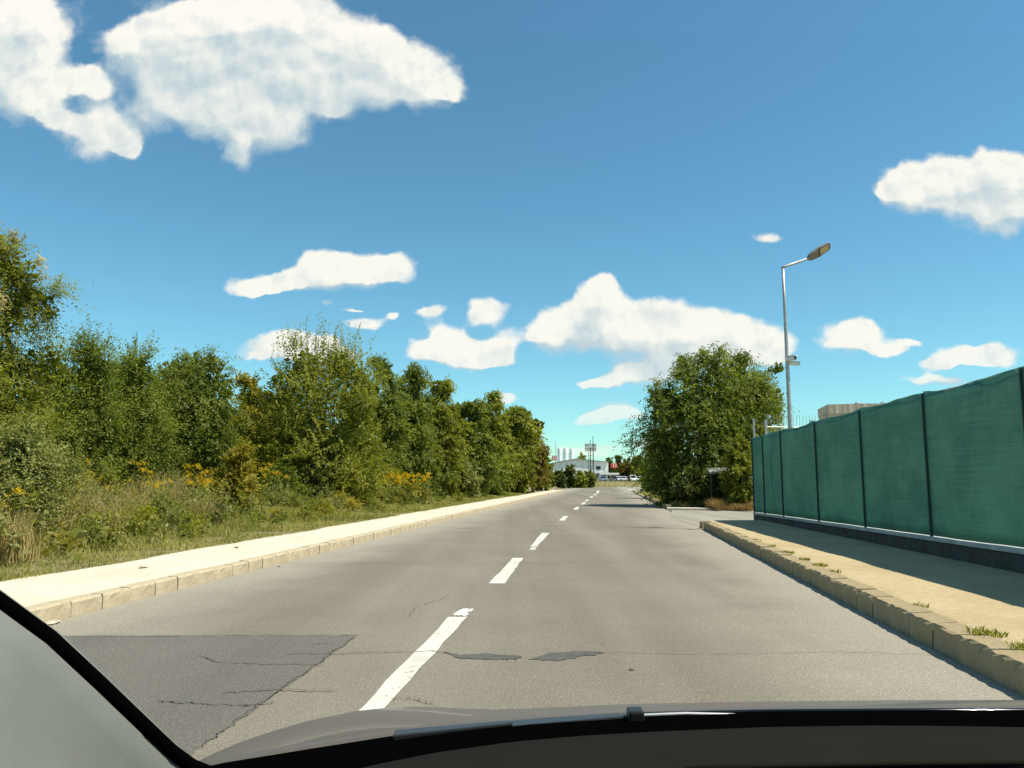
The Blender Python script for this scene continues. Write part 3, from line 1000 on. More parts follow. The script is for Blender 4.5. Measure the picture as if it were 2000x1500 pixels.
tree('roadside_tree', 'low-crowned olive tree between two browner tree tops', 'tree', 915, 56, 776, 60, 'leaf_locust', 10, GL, topw=0.7, **LOC)
tree('roadside_tree', 'brown-tinged tree with a small peaked top', 'tree', 966, 63, 768, 54, 'leaf_olive', 11, GL, topw=0.5, **LOC)
tree('roadside_tree', 'round brownish-green tree, second to last of the row', 'tree', 1014, 72, 796, 50, 'leaf_olive', 12, GL, topw=0.7, **LOC)
tree('roadside_tree', 'rust-tinged tree that ends the row beside the pavement corner', 'tree', 1040, 82, 812, 36, 'leaf_rust', 13, GL, topw=0.7, **LOC)
GB = 'trees behind the first roadside row'
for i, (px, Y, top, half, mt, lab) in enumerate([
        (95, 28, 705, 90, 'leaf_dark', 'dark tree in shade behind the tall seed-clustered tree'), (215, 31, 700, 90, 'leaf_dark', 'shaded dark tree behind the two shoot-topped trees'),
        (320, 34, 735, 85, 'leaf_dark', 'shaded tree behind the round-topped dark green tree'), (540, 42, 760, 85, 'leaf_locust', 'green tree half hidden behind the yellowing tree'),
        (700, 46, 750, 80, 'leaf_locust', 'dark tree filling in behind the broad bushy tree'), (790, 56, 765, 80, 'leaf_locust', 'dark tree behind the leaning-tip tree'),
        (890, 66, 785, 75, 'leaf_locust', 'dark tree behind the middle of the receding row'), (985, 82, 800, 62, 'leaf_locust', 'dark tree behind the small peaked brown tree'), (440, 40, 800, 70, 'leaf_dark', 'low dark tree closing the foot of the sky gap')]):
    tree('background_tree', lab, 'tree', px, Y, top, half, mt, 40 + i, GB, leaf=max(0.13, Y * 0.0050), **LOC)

GR = 'trees right of the road'
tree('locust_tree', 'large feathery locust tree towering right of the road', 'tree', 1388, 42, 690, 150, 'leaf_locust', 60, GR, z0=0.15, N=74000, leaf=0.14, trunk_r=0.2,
     lobes_px=[(1340, 730, 36), (1385, 718, 30), (1445, 722, 34), (1490, 748, 34), (1395, 775, 72), (1335, 795, 55), (1465, 785, 52), (1512, 772, 24), (1300, 770, 24), (1288, 808, 28), (1450, 840, 66), (1375, 850, 85), (1305, 860, 55), (1500, 805, 34),
               (1290, 885, 36), (1335, 920, 62), (1405, 920, 70), (1300, 940, 42), (1355, 955, 45), (1462, 890, 44), (1522, 790, 18), (1342, 702, 18), (1385, 698, 16), (1454, 702, 18), (1502, 728, 18), (1283, 770, 16)], up=0.05, droop=0.55, spray=0.70, aspect=0.42, loose=0.22)
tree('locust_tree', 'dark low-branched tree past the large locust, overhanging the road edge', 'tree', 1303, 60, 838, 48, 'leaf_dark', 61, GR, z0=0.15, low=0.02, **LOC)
tree('locust_tree', 'farthest tree right of the road, beside the white edge line', 'tree', 1278, 78, 868, 28, 'leaf_locust', 62, GR, z0=0.15, low=0.02, **LOC)
tree('shrub', 'yellow-green shrub beside the corner of the green fence', 'shrub', 1448, 37.5, 850, 36, 'leaf_olive', 63, None, z0=0.15, stems=4, **BUSH)
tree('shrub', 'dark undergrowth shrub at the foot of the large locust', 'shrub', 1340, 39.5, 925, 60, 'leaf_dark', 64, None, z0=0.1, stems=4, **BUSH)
tree('small_tree', 'small tree showing over the green fence behind the lamp post', 'tree', 1515, 47, 792, 42, 'leaf_olive', 65, GR, z0=0.1, **LOC)
tree('shrub', 'leafy creeper bush growing round the little grey-roofed shelter', 'shrub', 1418, 39.2, 930, 44, 'leaf_locust', 66, None, z0=0.12, stems=4, **BUSH)

# bushes and weeds in front of the left row
tree('shrub', 'yellow-green upright shrub standing alone in the verge grass', 'shrub', 463, 22.5, 878, 46, 'leaf_yellow', 70, None, z0=0.2, stems=5, leaf=0.09, shoots=16, shoot_len=0.4, topw=0.35, up=0.6, droop=0.05, spray=0.38, aspect=0.5, loose=0.2)
for i, (px, Y, top, half, mt, lab) in enumerate([
        (40, 14.5, 850, 120, 'leaf_greygreen', 'grey-green arching bush at the left picture edge beside the verge'), (125, 18, 890, 70, 'leaf_greygreen', 'grey-green weedy bush in front of the dark hollow'),
        (555, 27, 905, 40, 'leaf_locust', 'small green bush right of the yellow-green verge shrub'), (205, 19.5, 925, 50, 'leaf_olive', 'low olive bush among the left goldenrods'),
        (690, 33, 905, 50, 'leaf_olive', 'olive bush at the foot of the broad bushy tree'), (760, 36, 925, 48, 'leaf_yellow', 'yellowish low bush under the feathery trees'), (840, 43, 915, 45, 'leaf_locust', 'green bush where the verge narrows'),
        (905, 50, 905, 42, 'leaf_greygreen', 'pale green bush close to the far pavement'), (965, 60, 895, 36, 'leaf_locust', 'dark green bush under the peaked brown tree'), (1012, 72, 895, 30, 'leaf_olive', 'olive bush beside the far end of the pavement'),
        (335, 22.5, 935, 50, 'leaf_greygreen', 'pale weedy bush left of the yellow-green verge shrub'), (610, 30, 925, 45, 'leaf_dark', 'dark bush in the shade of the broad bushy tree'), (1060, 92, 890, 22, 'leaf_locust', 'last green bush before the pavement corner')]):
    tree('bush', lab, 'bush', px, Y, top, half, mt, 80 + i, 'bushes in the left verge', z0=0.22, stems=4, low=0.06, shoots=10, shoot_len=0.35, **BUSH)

# far bushes and trees beyond the junction
for i, (px, Y, top, half, mt, lab) in enumerate([
        (1068, 128, 915, 18, 'leaf_dark', 'dark bush below the red ringed sign'), (1093, 138, 921, 14, 'leaf_dark', 'dark low bush left of the white speck before the hall'), (1112, 142, 908, 12, 'leaf_dark', 'taller dark bush in front of the white hall wall'),
        (1132, 148, 924, 14, 'leaf_olive', 'low olive bush in front of the white hall'), (1150, 150, 925, 10, 'leaf_greygreen', 'grey-green bush beside the lattice sign legs')]):
    tree('far_bush', lab, 'bush', px, Y, top, half, mt, 100 + i, 'bushes before the white hall', z0=0.0, stems=3, **BUSH)
for i, (px, Y, top, half, mt, lab) in enumerate([
        (1138, 262, 888, 14, 'leaf_olive', 'tree top showing over the roof of the white hall'), (1190, 250, 897, 5, 'leaf_dark', 'thin dark conifer at the right end of the white hall'), (1207, 255, 892, 5, 'leaf_dark', 'thin dark conifer right of the red banner'),
        (1222, 240, 898, 20, 'leaf_rust', 'reddish-green tree behind the row of parked cars'), (1245, 236, 890, 18, 'leaf_olive', 'green tree at the right end of the parked cars'), (1199, 262, 915, 12, 'leaf_dark', 'dark bush under the red banner'), (1290, 240, 885, 30, 'leaf_locust', 'far tree hidden mostly by the right roadside trees')]):
    kw = dict(LOC)
    if half < 8:
        kw.update(up=0.6, droop=0.0)
    tree('far_tree', lab, 'tree', px, Y, top, half, mt, 120 + i, 'trees beyond the junction', z0=1.0, topw=0.15 if half < 8 else 0.45, **kw)


# ------------------------------------------------------------------ grasses
def blades(pts, hgt, wid, lean, rng, tint, curl=0.45):
    n = len(pts)
    a = rng.random(n) * 2 * math.pi
    dirv_ = np.stack([np.cos(a), np.sin(a), np.zeros(n)], 1)
    b_ = rng.random(n) * 2 * math.pi
    side = np.stack([np.cos(b_), np.sin(b_), np.zeros(n)], 1) * (wid * 0.5)[:, None]
    up = np.zeros((n, 3))
    up[:, 2] = hgt
    ln = dirv_ * (hgt * lean)[:, None]
    mid = pts + up * 0.55 + ln * 0.30
    tip = pts + up * (1 - curl * lean[:, None] * 0.6) + ln
    v = np.stack([pts - side, pts + side, mid + side * 0.7, mid - side * 0.7, tip], 1).reshape(-1, 3)
    k = np.arange(n)[:, None] * 5
    return v, k + np.array([[0, 1, 2, 3]]), k + np.array([[3, 2, 4]]), np.concatenate([tint, tint])


def vz(s):
    return np.interp(s, (0, 0.35, 0.8, 1.4, 2.2, 3.5, 5, 8, 14), (0.12, 0.14, 0.16, 0.18, 0.21, 0.25, 0.29, 0.35, 0.44))


rng = np.random.default_rng(11)
n = 150000
yv = 6.5 + 70 * rng.random(n) ** 2.1
s = 6.5 * rng.random(n) ** 1.25
cl = np.sin(yv * 1.9 + s * 2.3) * np.sin(yv * 0.7 - s * 1.7 + 2) + 0.6 * np.sin(yv * 4.3 + s * 5.1)
keep = (rng.random(n) < np.clip(0.75 + 0.35 * cl, 0.12, 1)) & (s > 0.02 + 0.12 * np.maximum(0, np.sin(yv * 3.1)) * rng.random(n))
yv, s, cl = yv[keep], s[keep], cl[keep]
n = len(yv)
hg = np.interp(s, (0, 0.5, 1.2, 2.2, 3.5, 6.5), (0.05, 0.09, 0.14, 0.26, 0.40, 0.50)) * (0.45 + 1.0 * rng.random(n)) * (1 + 0.28 * cl)
pts = np.stack([LX(yv) - 1.86 - s, yv, vz(s)], 1)
dry = np.sin(yv * 0.9 + 1.3 * s + 0.5) + 0.7 * np.sin(yv * 2.7 - 2.1 * s)
ti = np.clip(0.20 + 0.16 * dry + 0.45 * (rng.random(n) - 0.35) + 0.10 * (s > 1.5), 0, 1)
v, f4, f3, t2 = blades(pts, hg, np.maximum(0.010, yv * 0.0009) * (0.7 + 0.7 * rng.random(n)), 0.25 + 1.0 * rng.random(n), rng, ti)
tag(link('verge_grass', np_mesh('verge_grass', v, f4, t2, f3), 'grass_blades'), 'green and straw coloured grass growing along the left verge', 'grass', kind='stuff')


def weeds(name, label, mat, count, seed, smin, smax, r0, r1, per, leaf):
    rng = np.random.default_rng(seed)
    yv = 7.5 + 52 * rng.random(count) ** 1.7
    s_ = smin + (smax - smin) * rng.random(count) ** 0.8
    r_ = (r0 + (r1 - r0) * rng.random(count)) * np.clip(0.5 + 0.25 * s_, 0.5, 1.25)
    lb = np.stack([LX(yv) - 1.86 - s_, yv, vz(s_) + r_ * 0.75, r_, r_ * (0.8 + 0.7 * rng.random(count))], 1)
    v, f, ti = crown(lb, count * per, rng, leaf, up=0.5, droop=0.25, spray=0.26, m=10, aspect=0.34, loose=0.28, core=0.05)
    tag(link(name, np_mesh(name, v, f, ti), mat), label, 'weeds', kind='stuff')


weeds('verge_weeds', 'grey-green leafy weeds spread through the left verge', 'leaf_greygreen', 190, 901, 0.9, 5.5, 0.16, 0.46, 330, 0.085)
weeds('verge_weeds', 'fresh green low weeds spread through the left verge', 'leaf_olive', 220, 902, 0.45, 5.0, 0.10, 0.32, 210, 0.080)
weeds('verge_weeds', 'yellowing weeds spread through the left verge', 'leaf_yellow', 100, 903, 1.2, 5.0, 0.14, 0.40, 240, 0.080)


def tuft(name, label, x, y, z, n, h, r, mat, seed, lean=0.5, wid=0.010, cat='grass', group=None, child='blades'):
    rng = np.random.default_rng(seed)
    a, q = rng.random(n) * 2 * math.pi, r * rng.random(n) ** 0.6
    pts = np.stack([np.cos(a) * q, np.sin(a) * q, np.zeros(n)], 1)
    v, f4, f3, t2 = blades(pts, h * (0.5 + 0.7 * rng.random(n)), np.full(n, wid), lean * (0.3 + rng.random(n)), rng, rng.random(n))
    o = link(name, np_mesh(name, v, f4, t2, f3), mat)
    o.location = (x, y, z)
    return tag(o, label, cat, group)


for i, (px, Y, hh, lab) in enumerate([(255, 19.5, 1.25, 'tall dry straw clump left of the orange goldenrod'), (300, 20.3, 1.35, 'tall dry straw clump below the middle goldenrod'), (345, 21.0, 1.5, 'tallest leaning straw clump beside the yellow-green verge shrub'),
                                      (170, 17.5, 1.15, 'straw clump in front of the low olive bush'), (95, 15.0, 1.0, 'straw clump beside the grey-green arching bush'), (545, 26.5, 1.0, 'straw clump right of the yellow-green verge shrub'), (400, 19.6, 0.9, 'short straw clump nearest the pavement below the brightest goldenrod'), (215, 15.6, 0.95, 'pale straw clump close to the pavement, left of the middle goldenrod'), (20, 11.5, 0.8, 'pale straw clump at the left picture edge near the pavement')]):
    b0 = P(px, 1000, Y)
    tuft('straw_clump', lab, b0.x, Y, 0.22, 420, hh, 0.42, 'straw', 200 + i, 0.45, 0.013, 'grass', 'tall straw clumps in the verge')

gx = 0
for i, (px, py, Y, nst, lab) in enumerate([
        (382, 912, 21.2, 13, 'brightest orange-yellow goldenrod left of the yellow-green shrub'), (400, 925, 21.6, 9, 'goldenrod touching the yellow-green shrub'), (272, 908, 22.0, 7, 'goldenrod in front of the dark hollow between trees'),
        (302, 942, 19.8, 5, 'low orange goldenrod in the middle of the straw'), (192, 938, 19.0, 7, 'goldenrod beside the low olive bush'), (160, 905, 20.0, 5, 'goldenrod at the edge of the dark hollow'), (6, 962, 13.5, 5, 'goldenrod at the left picture edge'),
        (510, 905, 24.5, 5, 'goldenrod right behind the yellow-green shrub'), (552, 922, 26.5, 4, 'small goldenrod on the little green bush'), (770, 925, 35.0, 12, 'yellow goldenrod patch under the feathery trees'), (800, 926, 35.5, 12, 'densest goldenrod in the far yellow patch'),
        (826, 926, 37.0, 8, 'right end goldenrod of the far yellow patch'), (745, 930, 34.0, 7, 'left end goldenrod of the far yellow patch')]):
    rg = np.random.default_rng(300 + i)
    top = P(px, py, Y)
    base = Vector((top.x, Y, 0.24))
    hh = max(0.5, top.z - 0.24)
    t = tag(empty('goldenrod', base), lab, 'flower', 'goldenrods in the left verge')
    mb = MB()
    lv, lf, lt, fv, ft = [], [], [], [], []
    for sidx in range(nst):
        a, q = rg.random() * 6.28, 0.32 * rg.random() ** 0.5
        h2 = hh * (0.72 + 0.33 * rg.random())
        b0 = Vector((math.cos(a) * q * 0.6, math.sin(a) * q * 0.6, 0))
        tp = Vector((math.cos(a) * q + rg.normal() * 0.06, math.sin(a) * q + rg.normal() * 0.06, h2))
        mb.tube([b0, b0.lerp(tp, 0.5) + Vector((0, 0, 0.03)), tp], [0.008, 0.006, 0.003], 4)
        k = 26
        tt = rg.random(k)
        pz = np.array([b0.lerp(tp, float(x)) for x in tt * 0.85])
        ang = rg.random(k) * 6.28
        ax = nrm(np.stack([np.cos(ang), np.sin(ang), 0.2 + 0.3 * rg.random(k)], 1))
        vv, ff = leaf_quads(pz, ax, nrm(rg.normal(size=(k, 3)) * 0.4 + np.array([0, 0, 1])), 0.14 + 0.06 * rg.random(k), np.full(k, 0.034))
        lv.append(vv); lt.append(rg.random(k))
        for br in range(4):                             # arching plumes
            a2 = rg.random() * 6.28
            k = 24
            u = rg.random(k)
            Lp = 0.11 + 0.09 * rg.random()
            px_ = np.stack([np.cos(a2) * u * Lp, np.sin(a2) * u * Lp, 0.10 * u - 0.16 * u ** 2 + 0.02 - br * 0.022], 1) + np.array(tp) + rg.normal(size=(k, 3)) * 0.014
            sz = 0.024 * max(1, Y / 24)
            vv, ff = leaf_quads(px_, nrm(rg.normal(size=(k, 3))), nrm(rg.normal(size=(k, 3)) + np.array([0, 0, 1])), sz * (0.7 + 0.6 * rg.random(k)), np.full(k, sz * 0.9))
            fv.append(vv); ft.append(rg.random(k))
    mb.build('stem', 'leaf_olive', t)
    vv = np.concatenate(lv)
    link('leaves', np_mesh('leaves', vv, np.arange(len(vv)).reshape(-1, 4), np.concatenate(lt)), 'leaf_locust', t)
    vv = np.concatenate(fv)
    link('flower_plumes', np_mesh('flower_plumes', vv, np.arange(len(vv)).reshape(-1, 4), np.concatenate(ft)), 'goldenrod_bloom', t)['kind'] = 'stuff'

# dry grass by the driveway and below the far bank
b0 = G(1425, 996)
rng = np.random.default_rng(5)
n = 5200
pts = np.stack([rng.uniform(P(1388, 990, 36.5).x, P(1468, 990, 36.5).x, n), rng.uniform(35.4, 37.8, n), np.full(n, 0.05)], 1)
hh_ = 0.5 + 0.5 * np.sin(pts[:, 0] * 5.1) * np.sin(pts[:, 0] * 2.3 + 1)
pts[:, 1] += 0.5 * np.sin(pts[:, 0] * 4)
v, f4, f3, t2 = blades(pts, (0.12 + 0.55 * rng.random(n)) * hh_ + 0.06, np.full(n, 0.022), 0.2 + 0.6 * rng.random(n), rng, rng.random(n))
tag(link('dry_grass', np_mesh('dry_grass', v, f4, t2, f3), 'dry_grass'), 'patch of brown dried grass beside the driveway', 'grass', kind='stuff')
n = 9000
pts = np.stack([rng.uniform(-14, 60, n), rng.uniform(166, 196, n), np.zeros(n)], 1)
pts[:, 2] = np.interp(pts[:, 1], (168, 172, 180, 192, 200), (-0.08, 0.0, 0.3, 0.9, 1.0))
v, f4, f3, t2 = blades(pts, 0.15 + 0.45 * rng.random(n), np.full(n, 0.10), 0.2 + 0.5 * rng.random(n), rng, 0.25 + 0.6 * rng.random(n))
tag(link('bank_grass', np_mesh('bank_grass', v, f4, t2, f3), 'grass_blades'), 'olive and straw grass on the bank beyond the junction', 'grass', kind='stuff')
n = 5000
yv = 38.5 + 40 * rng.random(n) ** 1.4
s = 0.3 + 3.0 * rng.random(n)
v, f4, f3, t2 = blades(np.stack([RX(yv) + s, yv, np.full(n, 0.1)], 1), 0.08 + 0.35 * rng.random(n), np.full(n, 0.05), 0.2 + 0.6 * rng.random(n), rng, rng.random(n))
tag(link('tree_foot_grass', np_mesh('tree_foot_grass', v, f4, t2, f3), 'grass_blades'), 'sparse grass under the trees right of the road', 'grass', kind='stuff')

ORD = ['first', 'second', 'third', 'fourth', 'fifth', 'sixth', 'seventh', 'eighth', 'ninth', 'tenth', 'eleventh', 'twelfth', 'thirteenth', 'fourteenth']
wy = [5.25, 5.70, 6.2, 7.5, 10.2, 11.0, 11.8, 12.9, 14.2, 15.6]
wn_ = [60, 30, 60, 16, 14, 34, 24, 36, 18, 16]
for i, y in enumerate(wy):
    tuft('weed_tuft', f'{ORD[i]} green weed tuft along the right kerb joint, counted from the bonnet', RX(y) + 0.25, y, 0.205, wn_[i] * 2, 0.055, 0.05 + 0.0016 * wn_[i], 'leaf_olive', 400 + i, 0.9, 0.009 + 0.0005 * y, 'weed', 'weeds in the right kerb joint')

# loose stones on the left verge edge and road gutter
for i, (px, py, sz, lab) in enumerate([(280, 1108, 0.06, 'pale stone at the grass edge of the left pavement'), (100, 1219, 0.07, 'flat pale chip lying in the left gutter'), (462, 1070, 0.04, 'small dark stone lying on the left pavement'), (1233, 1309, 0.022, 'tiny dark pebble lying on the road'), (545, 1107, 0.025, 'small pebble on the road beside the left kerb')]):
    z = 0.165 if i in (0, 2) else 0.0
    g = G(px, py, z)
    mb = MB()
    rg = random.Random(500 + i)
    rows = []
    for a in range(5):
        ph = math.pi * a / 4
        rows.append([(sz * math.sin(ph) * math.cos(w) * rg.uniform(0.8, 1.2), sz * 1.3 * math.sin(ph) * math.sin(w) * rg.uniform(0.8, 1.2), sz * 0.3 * math.cos(ph) + sz * 0.22) for w in np.linspace(0, 2 * math.pi, 8)[:-1]])
        rows[-1].append(rows[-1][0])
    mb.grid(rows)
    o = mb.build('stone', 'stone_pebble' if i < 2 else 'tar')
    o.location = g
    tag(o, lab, 'stone', 'loose stones')

# ------------------------------------------------------------------ green screened fence
fa = math.atan(0.0713)
fence = tag(empty('screened_fence', (FX(-4.0), -4.0, 0.21), -fa), 'long green mesh fence on a low dark plinth wall along the right pavement', 'fence')
inv = Matrix.Translation((FX(-4.0), -4.0, 0.13)) @ Matrix.Rotation(-fa, 4, 'Z')
inv.invert()
FL = (24.3 + 4.0) / math.cos(fa)


def loc_y(y):
    return (y + 4.0) / math.cos(fa)


def cap_h(ly):
    return float(np.interp(ly, (0, loc_y(9.8), loc_y(24.3)), (0.44, 0.32, 0.20)))


mb = MB()
mb.grid([[(-0.02, l, -0.2), (-0.02, l, cap_h(l) - 0.06), (0.24, l, cap_h(l) - 0.06), (0.24, l, -0.2)] for l in np.linspace(0, FL, 12)])
mb.f += [(0, 1, 2, 3), (47, 46, 45, 44)]
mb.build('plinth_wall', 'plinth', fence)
posts = [-4.0, -1.4, 1.4, 4.2, 7.0, 9.75, 12.5, 15.25, 18.05, 21.0, 22.95, 24.25]
mb0 = MB().box((-0.014, -0.011, 0), (0.030, 0.011, 2.30))
pm = mb0.mesh('post')
cm = None
for i, y in enumerate(posts):
    o = link('post', pm, 'fence_post_green', fence)
    l = loc_y(y)
    o.location = (-0.012, l, cap_h(l))
    if i < len(posts) - 1:
        l2 = loc_y(posts[i + 1])
        mb = MB()                                      # coping stones, one per bay
        rg = random.Random(i)
        mb.box((-0.05, l + 0.004, -0.065), (0.27, l2 - 0.004, 0.0))
        for j, vtx in enumerate(mb.v):
            mb.v[j] = (vtx[0], vtx[1], vtx[2] + cap_h(vtx[1]))
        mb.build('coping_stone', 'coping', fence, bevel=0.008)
        mb = MB()                                      # the woven screen of the bay
        nu, nv = 18, 14
        rows = []
        ph1, ph2 = rg.uniform(0, 6), rg.uniform(0, 6)
        for a in range(nu + 1):
            u = a / nu
            ly = l + 0.004 + (l2 - l - 0.008) * u
            col_ = []
            for b_ in range(nv + 1):
                w = b_ / nv
                hgt = 2.32 - (0.02 + 0.03 * (i % 3) / 2) * math.sin(math.pi * u) + 0.012 * math.sin(9 * u + ph1) + 0.006 * math.sin(23 * u + ph2)
                bul = 0.075 * math.sin(math.pi * u) * math.sin(math.pi * w) * rg.uniform(0.8, 1.2) + 0.022 * math.sin(7 * u + 3 * w + ph1) + 0.012 * math.sin(16 * w + ph2 + 4 * u) + 0.010 * math.sin(23 * u - 9 * w + ph2)
                edge_ = min(1, 8 * u, 8 * (1 - u))
                col_.append((0.012 - bul * edge_ * (1 if i % 2 else 0.5), ly, cap_h(ly) + 0.012 + w * hgt))
            rows.append(col_)
        mb.grid(rows)
        so = mb.build('mesh_screen', 'shade_mesh', fence, smooth=True)
        md = so.modifiers.new('solid', 'SOLIDIFY')
        md.thickness = 0.004
        mb = MB()
        mb.tube([(0.035, loc_y(y), cap_h(l) + 2.27), (0.035, l2, cap_h(l2) + 2.27)], 0.010, 6)
        mb.build('top_wire', 'galvanised', fence)
mb = MB()
mb.box((0.0, 0.0, 0.0), (0.055, 0.055, 2.30 + 0.62))
o = mb.build('corner_post', 'galvanised', fence)
o.location = (0.05, loc_y(24.2), cap_h(FL))

# taller wire fence inside the yard
wf = tag(empty('wire_fence', (8.6, 26.0, 0.0)), 'tall thin-barred wire fence showing above the green screen', 'fence')
for i in range(7):
    mb = MB().box((-0.03, -0.03, 0), (0.03, 0.03, 3.45))
    o = mb.build('post', 'galvanised', wf)
    o.location = (i * 1.7, i * 0.42, 0)
barm = MB().box((-0.006, -0.006, 0), (0.006, 0.006, 3.62)).mesh('bar')
for i in range(84):
    o = link('bar', barm, 'galvanised', wf)
    o.location = (0.07 + i * 0.121, 0.02 + i * 0.121 * 0.247, 0)
for z in (0.4, 1.6, 2.9, 3.2):
    MB().tube([(0, 0.0, z), (10.2, 2.52, z)], 0.013, 6).build('rail', 'galvanised', wf)

# ------------------------------------------------------------------ lamp post with two cameras
LY = 21.6
lb = P(1544, 843, LY)
lamp = tag(empty('street_lamp', (lb.x, LY, 0.0)), 'tall grey street lamp with a tilted flat lamp head behind the green fence', 'lamp')
top = P(1527.5, 522, LY)
lean = (top.x - lb.x) / (top.z - lb.z)
off = lambda z: Vector((lean * 0.25 * (z - lb.z), 0, z))
hp = top.z
MB().tube([off(0), off(1.0), off(3.5), off(hp - 1.2), off(hp)], [0.080, 0.074, 0.058, 0.044, 0.040], 14).build('pole', 'galvanised', lamp, smooth=True)
MB().tube([off(0), off(0.6)], [0.12, 0.11], 14).build('base_sleeve', 'galvanised', lamp, smooth=True)
elbow = off(hp)
arm_end = P(1580, 504, LY) - P(1527.5, 522, LY) + elbow
MB().tube([elbow + Vector((-0.02, 0, -0.03)), elbow + Vector((0.05, 0, 0.02)), arm_end], [0.050, 0.040, 0.033], 10).build('arm', 'galvanised', lamp, smooth=True)
hd = (P(1619, 480, LY) - P(1580, 504, LY)).normalized()
side = Vector((0, 1, 0))
rot = Matrix.Rotation(R(-38), 3, hd)
side = rot @ side
upv = side.cross(hd)
if upv.z < 0:
    upv = -upv
hl = (P(1619, 480, LY) - P(1580, 504, LY)).length + 0.06


def hpt(a, s_, u):
    return arm_end - hd * 0.05 + hd * a + side * s_ + upv * u


prof = [(0.0, 0.06), (0.06, 0.10), (0.18, 0.145), (0.45 * hl + 0.1, 0.165), (hl - 0.05, 0.14), (hl, 0.09)]
ring = [(a, s_) for a, s_ in prof] + [(a, -s_) for a, s_ in prof[::-1]]
mb = MB()
n = len(ring)
mb.add([hpt(a, s_, -0.015) for a, s_ in ring] + [hpt(a, s_ * 0.86, 0.055 + (0.02 if 0.05 < a < hl - 0.05 else 0)) for a, s_ in ring],
       [tuple(range(n)), tuple(range(n, 2 * n))[::-1]] + [(i, n + i, n + (i + 1) % n, (i + 1) % n) for i in range(n)])
head = mb.build('lamp_head', 'lamp_housing', lamp)
mb = MB()
mb.add([hpt(a, s_, -0.019) for a, s_ in ((0.42, 0.115), (hl - 0.07, 0.105), (hl - 0.07, -0.105), (0.42, -0.115))] + [hpt(a, s_, -0.010) for a, s_ in ((0.42, 0.115), (hl - 0.07, 0.105), (hl - 0.07, -0.105), (0.42, -0.115))],
       [(0, 1, 2, 3), (7, 6, 5, 4), (0, 4, 5, 1), (1, 5, 6, 2), (2, 6, 7, 3), (3, 7, 4, 0)])
mb.build('lens', 'lamp_glass', head)
mb = MB()
mb.box((-0.02, -0.17, -0.02), (0.02, 0.17, -0.0), Matrix.Translation(arm_end + hd * 0.32) @ Matrix(((hd.x, side.x, upv.x), (hd.y, side.y, upv.y), (hd.z, side.z, upv.z))).to_4x4())
mb.build('head_clip', 'steel_dark', head)


def cctv(label, pxa, pya, pxb, pyb, r_, bracket, dy):
    a, b_ = P(pxa, pya, LY), P(pxb, pyb, LY)
    b_.y += dy
    d = (b_ - a).normalized()
    t = tag(empty('security_camera', a), label, 'camera', 'cameras on the lamp post')
    ln = (b_ - a).length
    MB().tube([d * 0.0, d * 0.02, d * (ln - 0.03), d * ln], [r_ * 0.7, r_, r_, r_ * 0.95], 12).build('housing', 'white_plastic', t, smooth=False)
    MB().tube([d * (ln - 0.012), d * (ln + 0.012)], [r_ * 0.8, r_ * 0.8], 12).build('lens', 'black_plastic', t)
    mb = MB()
    e1 = Vector((d.y, -d.x, 0)).normalized()
    mb.extrude([d * 0.0 + e1 * r_ * 1.1 + Vector((0, 0, r_ * 0.9)), d * (ln + 0.05) + e1 * r_ * 1.1 + Vector((0, 0, r_ * 0.9)), d * (ln + 0.05) - e1 * r_ * 1.1 + Vector((0, 0, r_ * 0.9)), d * 0.0 - e1 * r_ * 1.1 + Vector((0, 0, r_ * 0.9))], (0, 0, 0.018))
    mb.build('sun_hood', 'white_plastic', t)
    pz = Vector((lb.x + off(a.z).x, LY, a.z - 0.04)) - a
    MB().tube([pz, pz + (d * 0.06 - pz) * 0.6 + Vector((0, 0, -0.02)), d * 0.06], 0.028, 8).build('bracket', 'white_plastic', t, smooth=True)


cctv('upper white camera on the lamp post, facing the road', 1535, 701, 1546, 702, 0.065, 0, -0.28)
cctv('lower white camera on the lamp post, pointing right', 1541, 709, 1558, 712, 0.055, 0, -0.10)

# ------------------------------------------------------------------ beige building behind the fence
bl_, br_ = P(1617.5, 790, 70), P(1734, 783, 66.8)
dvx = (br_ - bl_)
dvx.z = 0
dvx.normalize()
ang = math.atan2(dvx.y, dvx.x)
bb = tag(empty('flat_roofed_building', (bl_.x, bl_.y, 0), R(-12.0)), 'beige stained flat-roofed building behind the green fence', 'building')
bh = bl_.z
Lb = 26.0
MB().box((0, 0, -0.1), (Lb, 5, bh - 0.62)).build('wall', 'building_beige', bb)
x = 0.0
pmesh = MB().box((0.01, -0.08, 0), (1.17, 0.12, 0.86)).mesh('parapet_panel')
for i in range(22):
    o = link('parapet_panel', pmesh, 'stained_wall', bb)
    o.location = (i * 1.18 - 0.02, 0.0, bh - 0.86 + 0.012 * (i % 3))
MB().box((-0.06, 0.12, bh - 0.8), (0.2, 5.1, bh)).build('parapet_side', 'building_beige', bb)
MB().box((0.2, 0.13, bh - 0.61), (Lb, 5, bh - 0.45)).build('roof', 'roof_grey', bb)
for i, xx in enumerate((2.4, 4.6, 6.4)):
    v_ = MB().tube([(xx, 0.8, bh - 0.45), (xx, 0.8, bh + 0.05), (xx + 0.18, 0.8, bh + 0.20), (xx + 0.42, 0.8, bh + 0.14), (xx + 0.46, 0.8, bh - 0.02)], 0.06, 8)
    v_.build('vent_pipe', 'galvanised', bb, smooth=True)
for i in range(5):
    w_ = MB().box((2.0 + i * 4.6, -0.03, 3.2), (4.6 + i * 4.6, 0.06, 5.0)).build('window', 'white_plastic', bb)
    MB().box((2.12 + i * 4.6, -0.045, 3.32), (4.48 + i * 4.6, -0.025, 4.88)).build('pane', 'dark_glass', w_)
MB().box((-0.35, 0.6, -0.1), (-0.01, 3.0, bh - 1.0)).build('stair_tower', 'building_beige', bb)

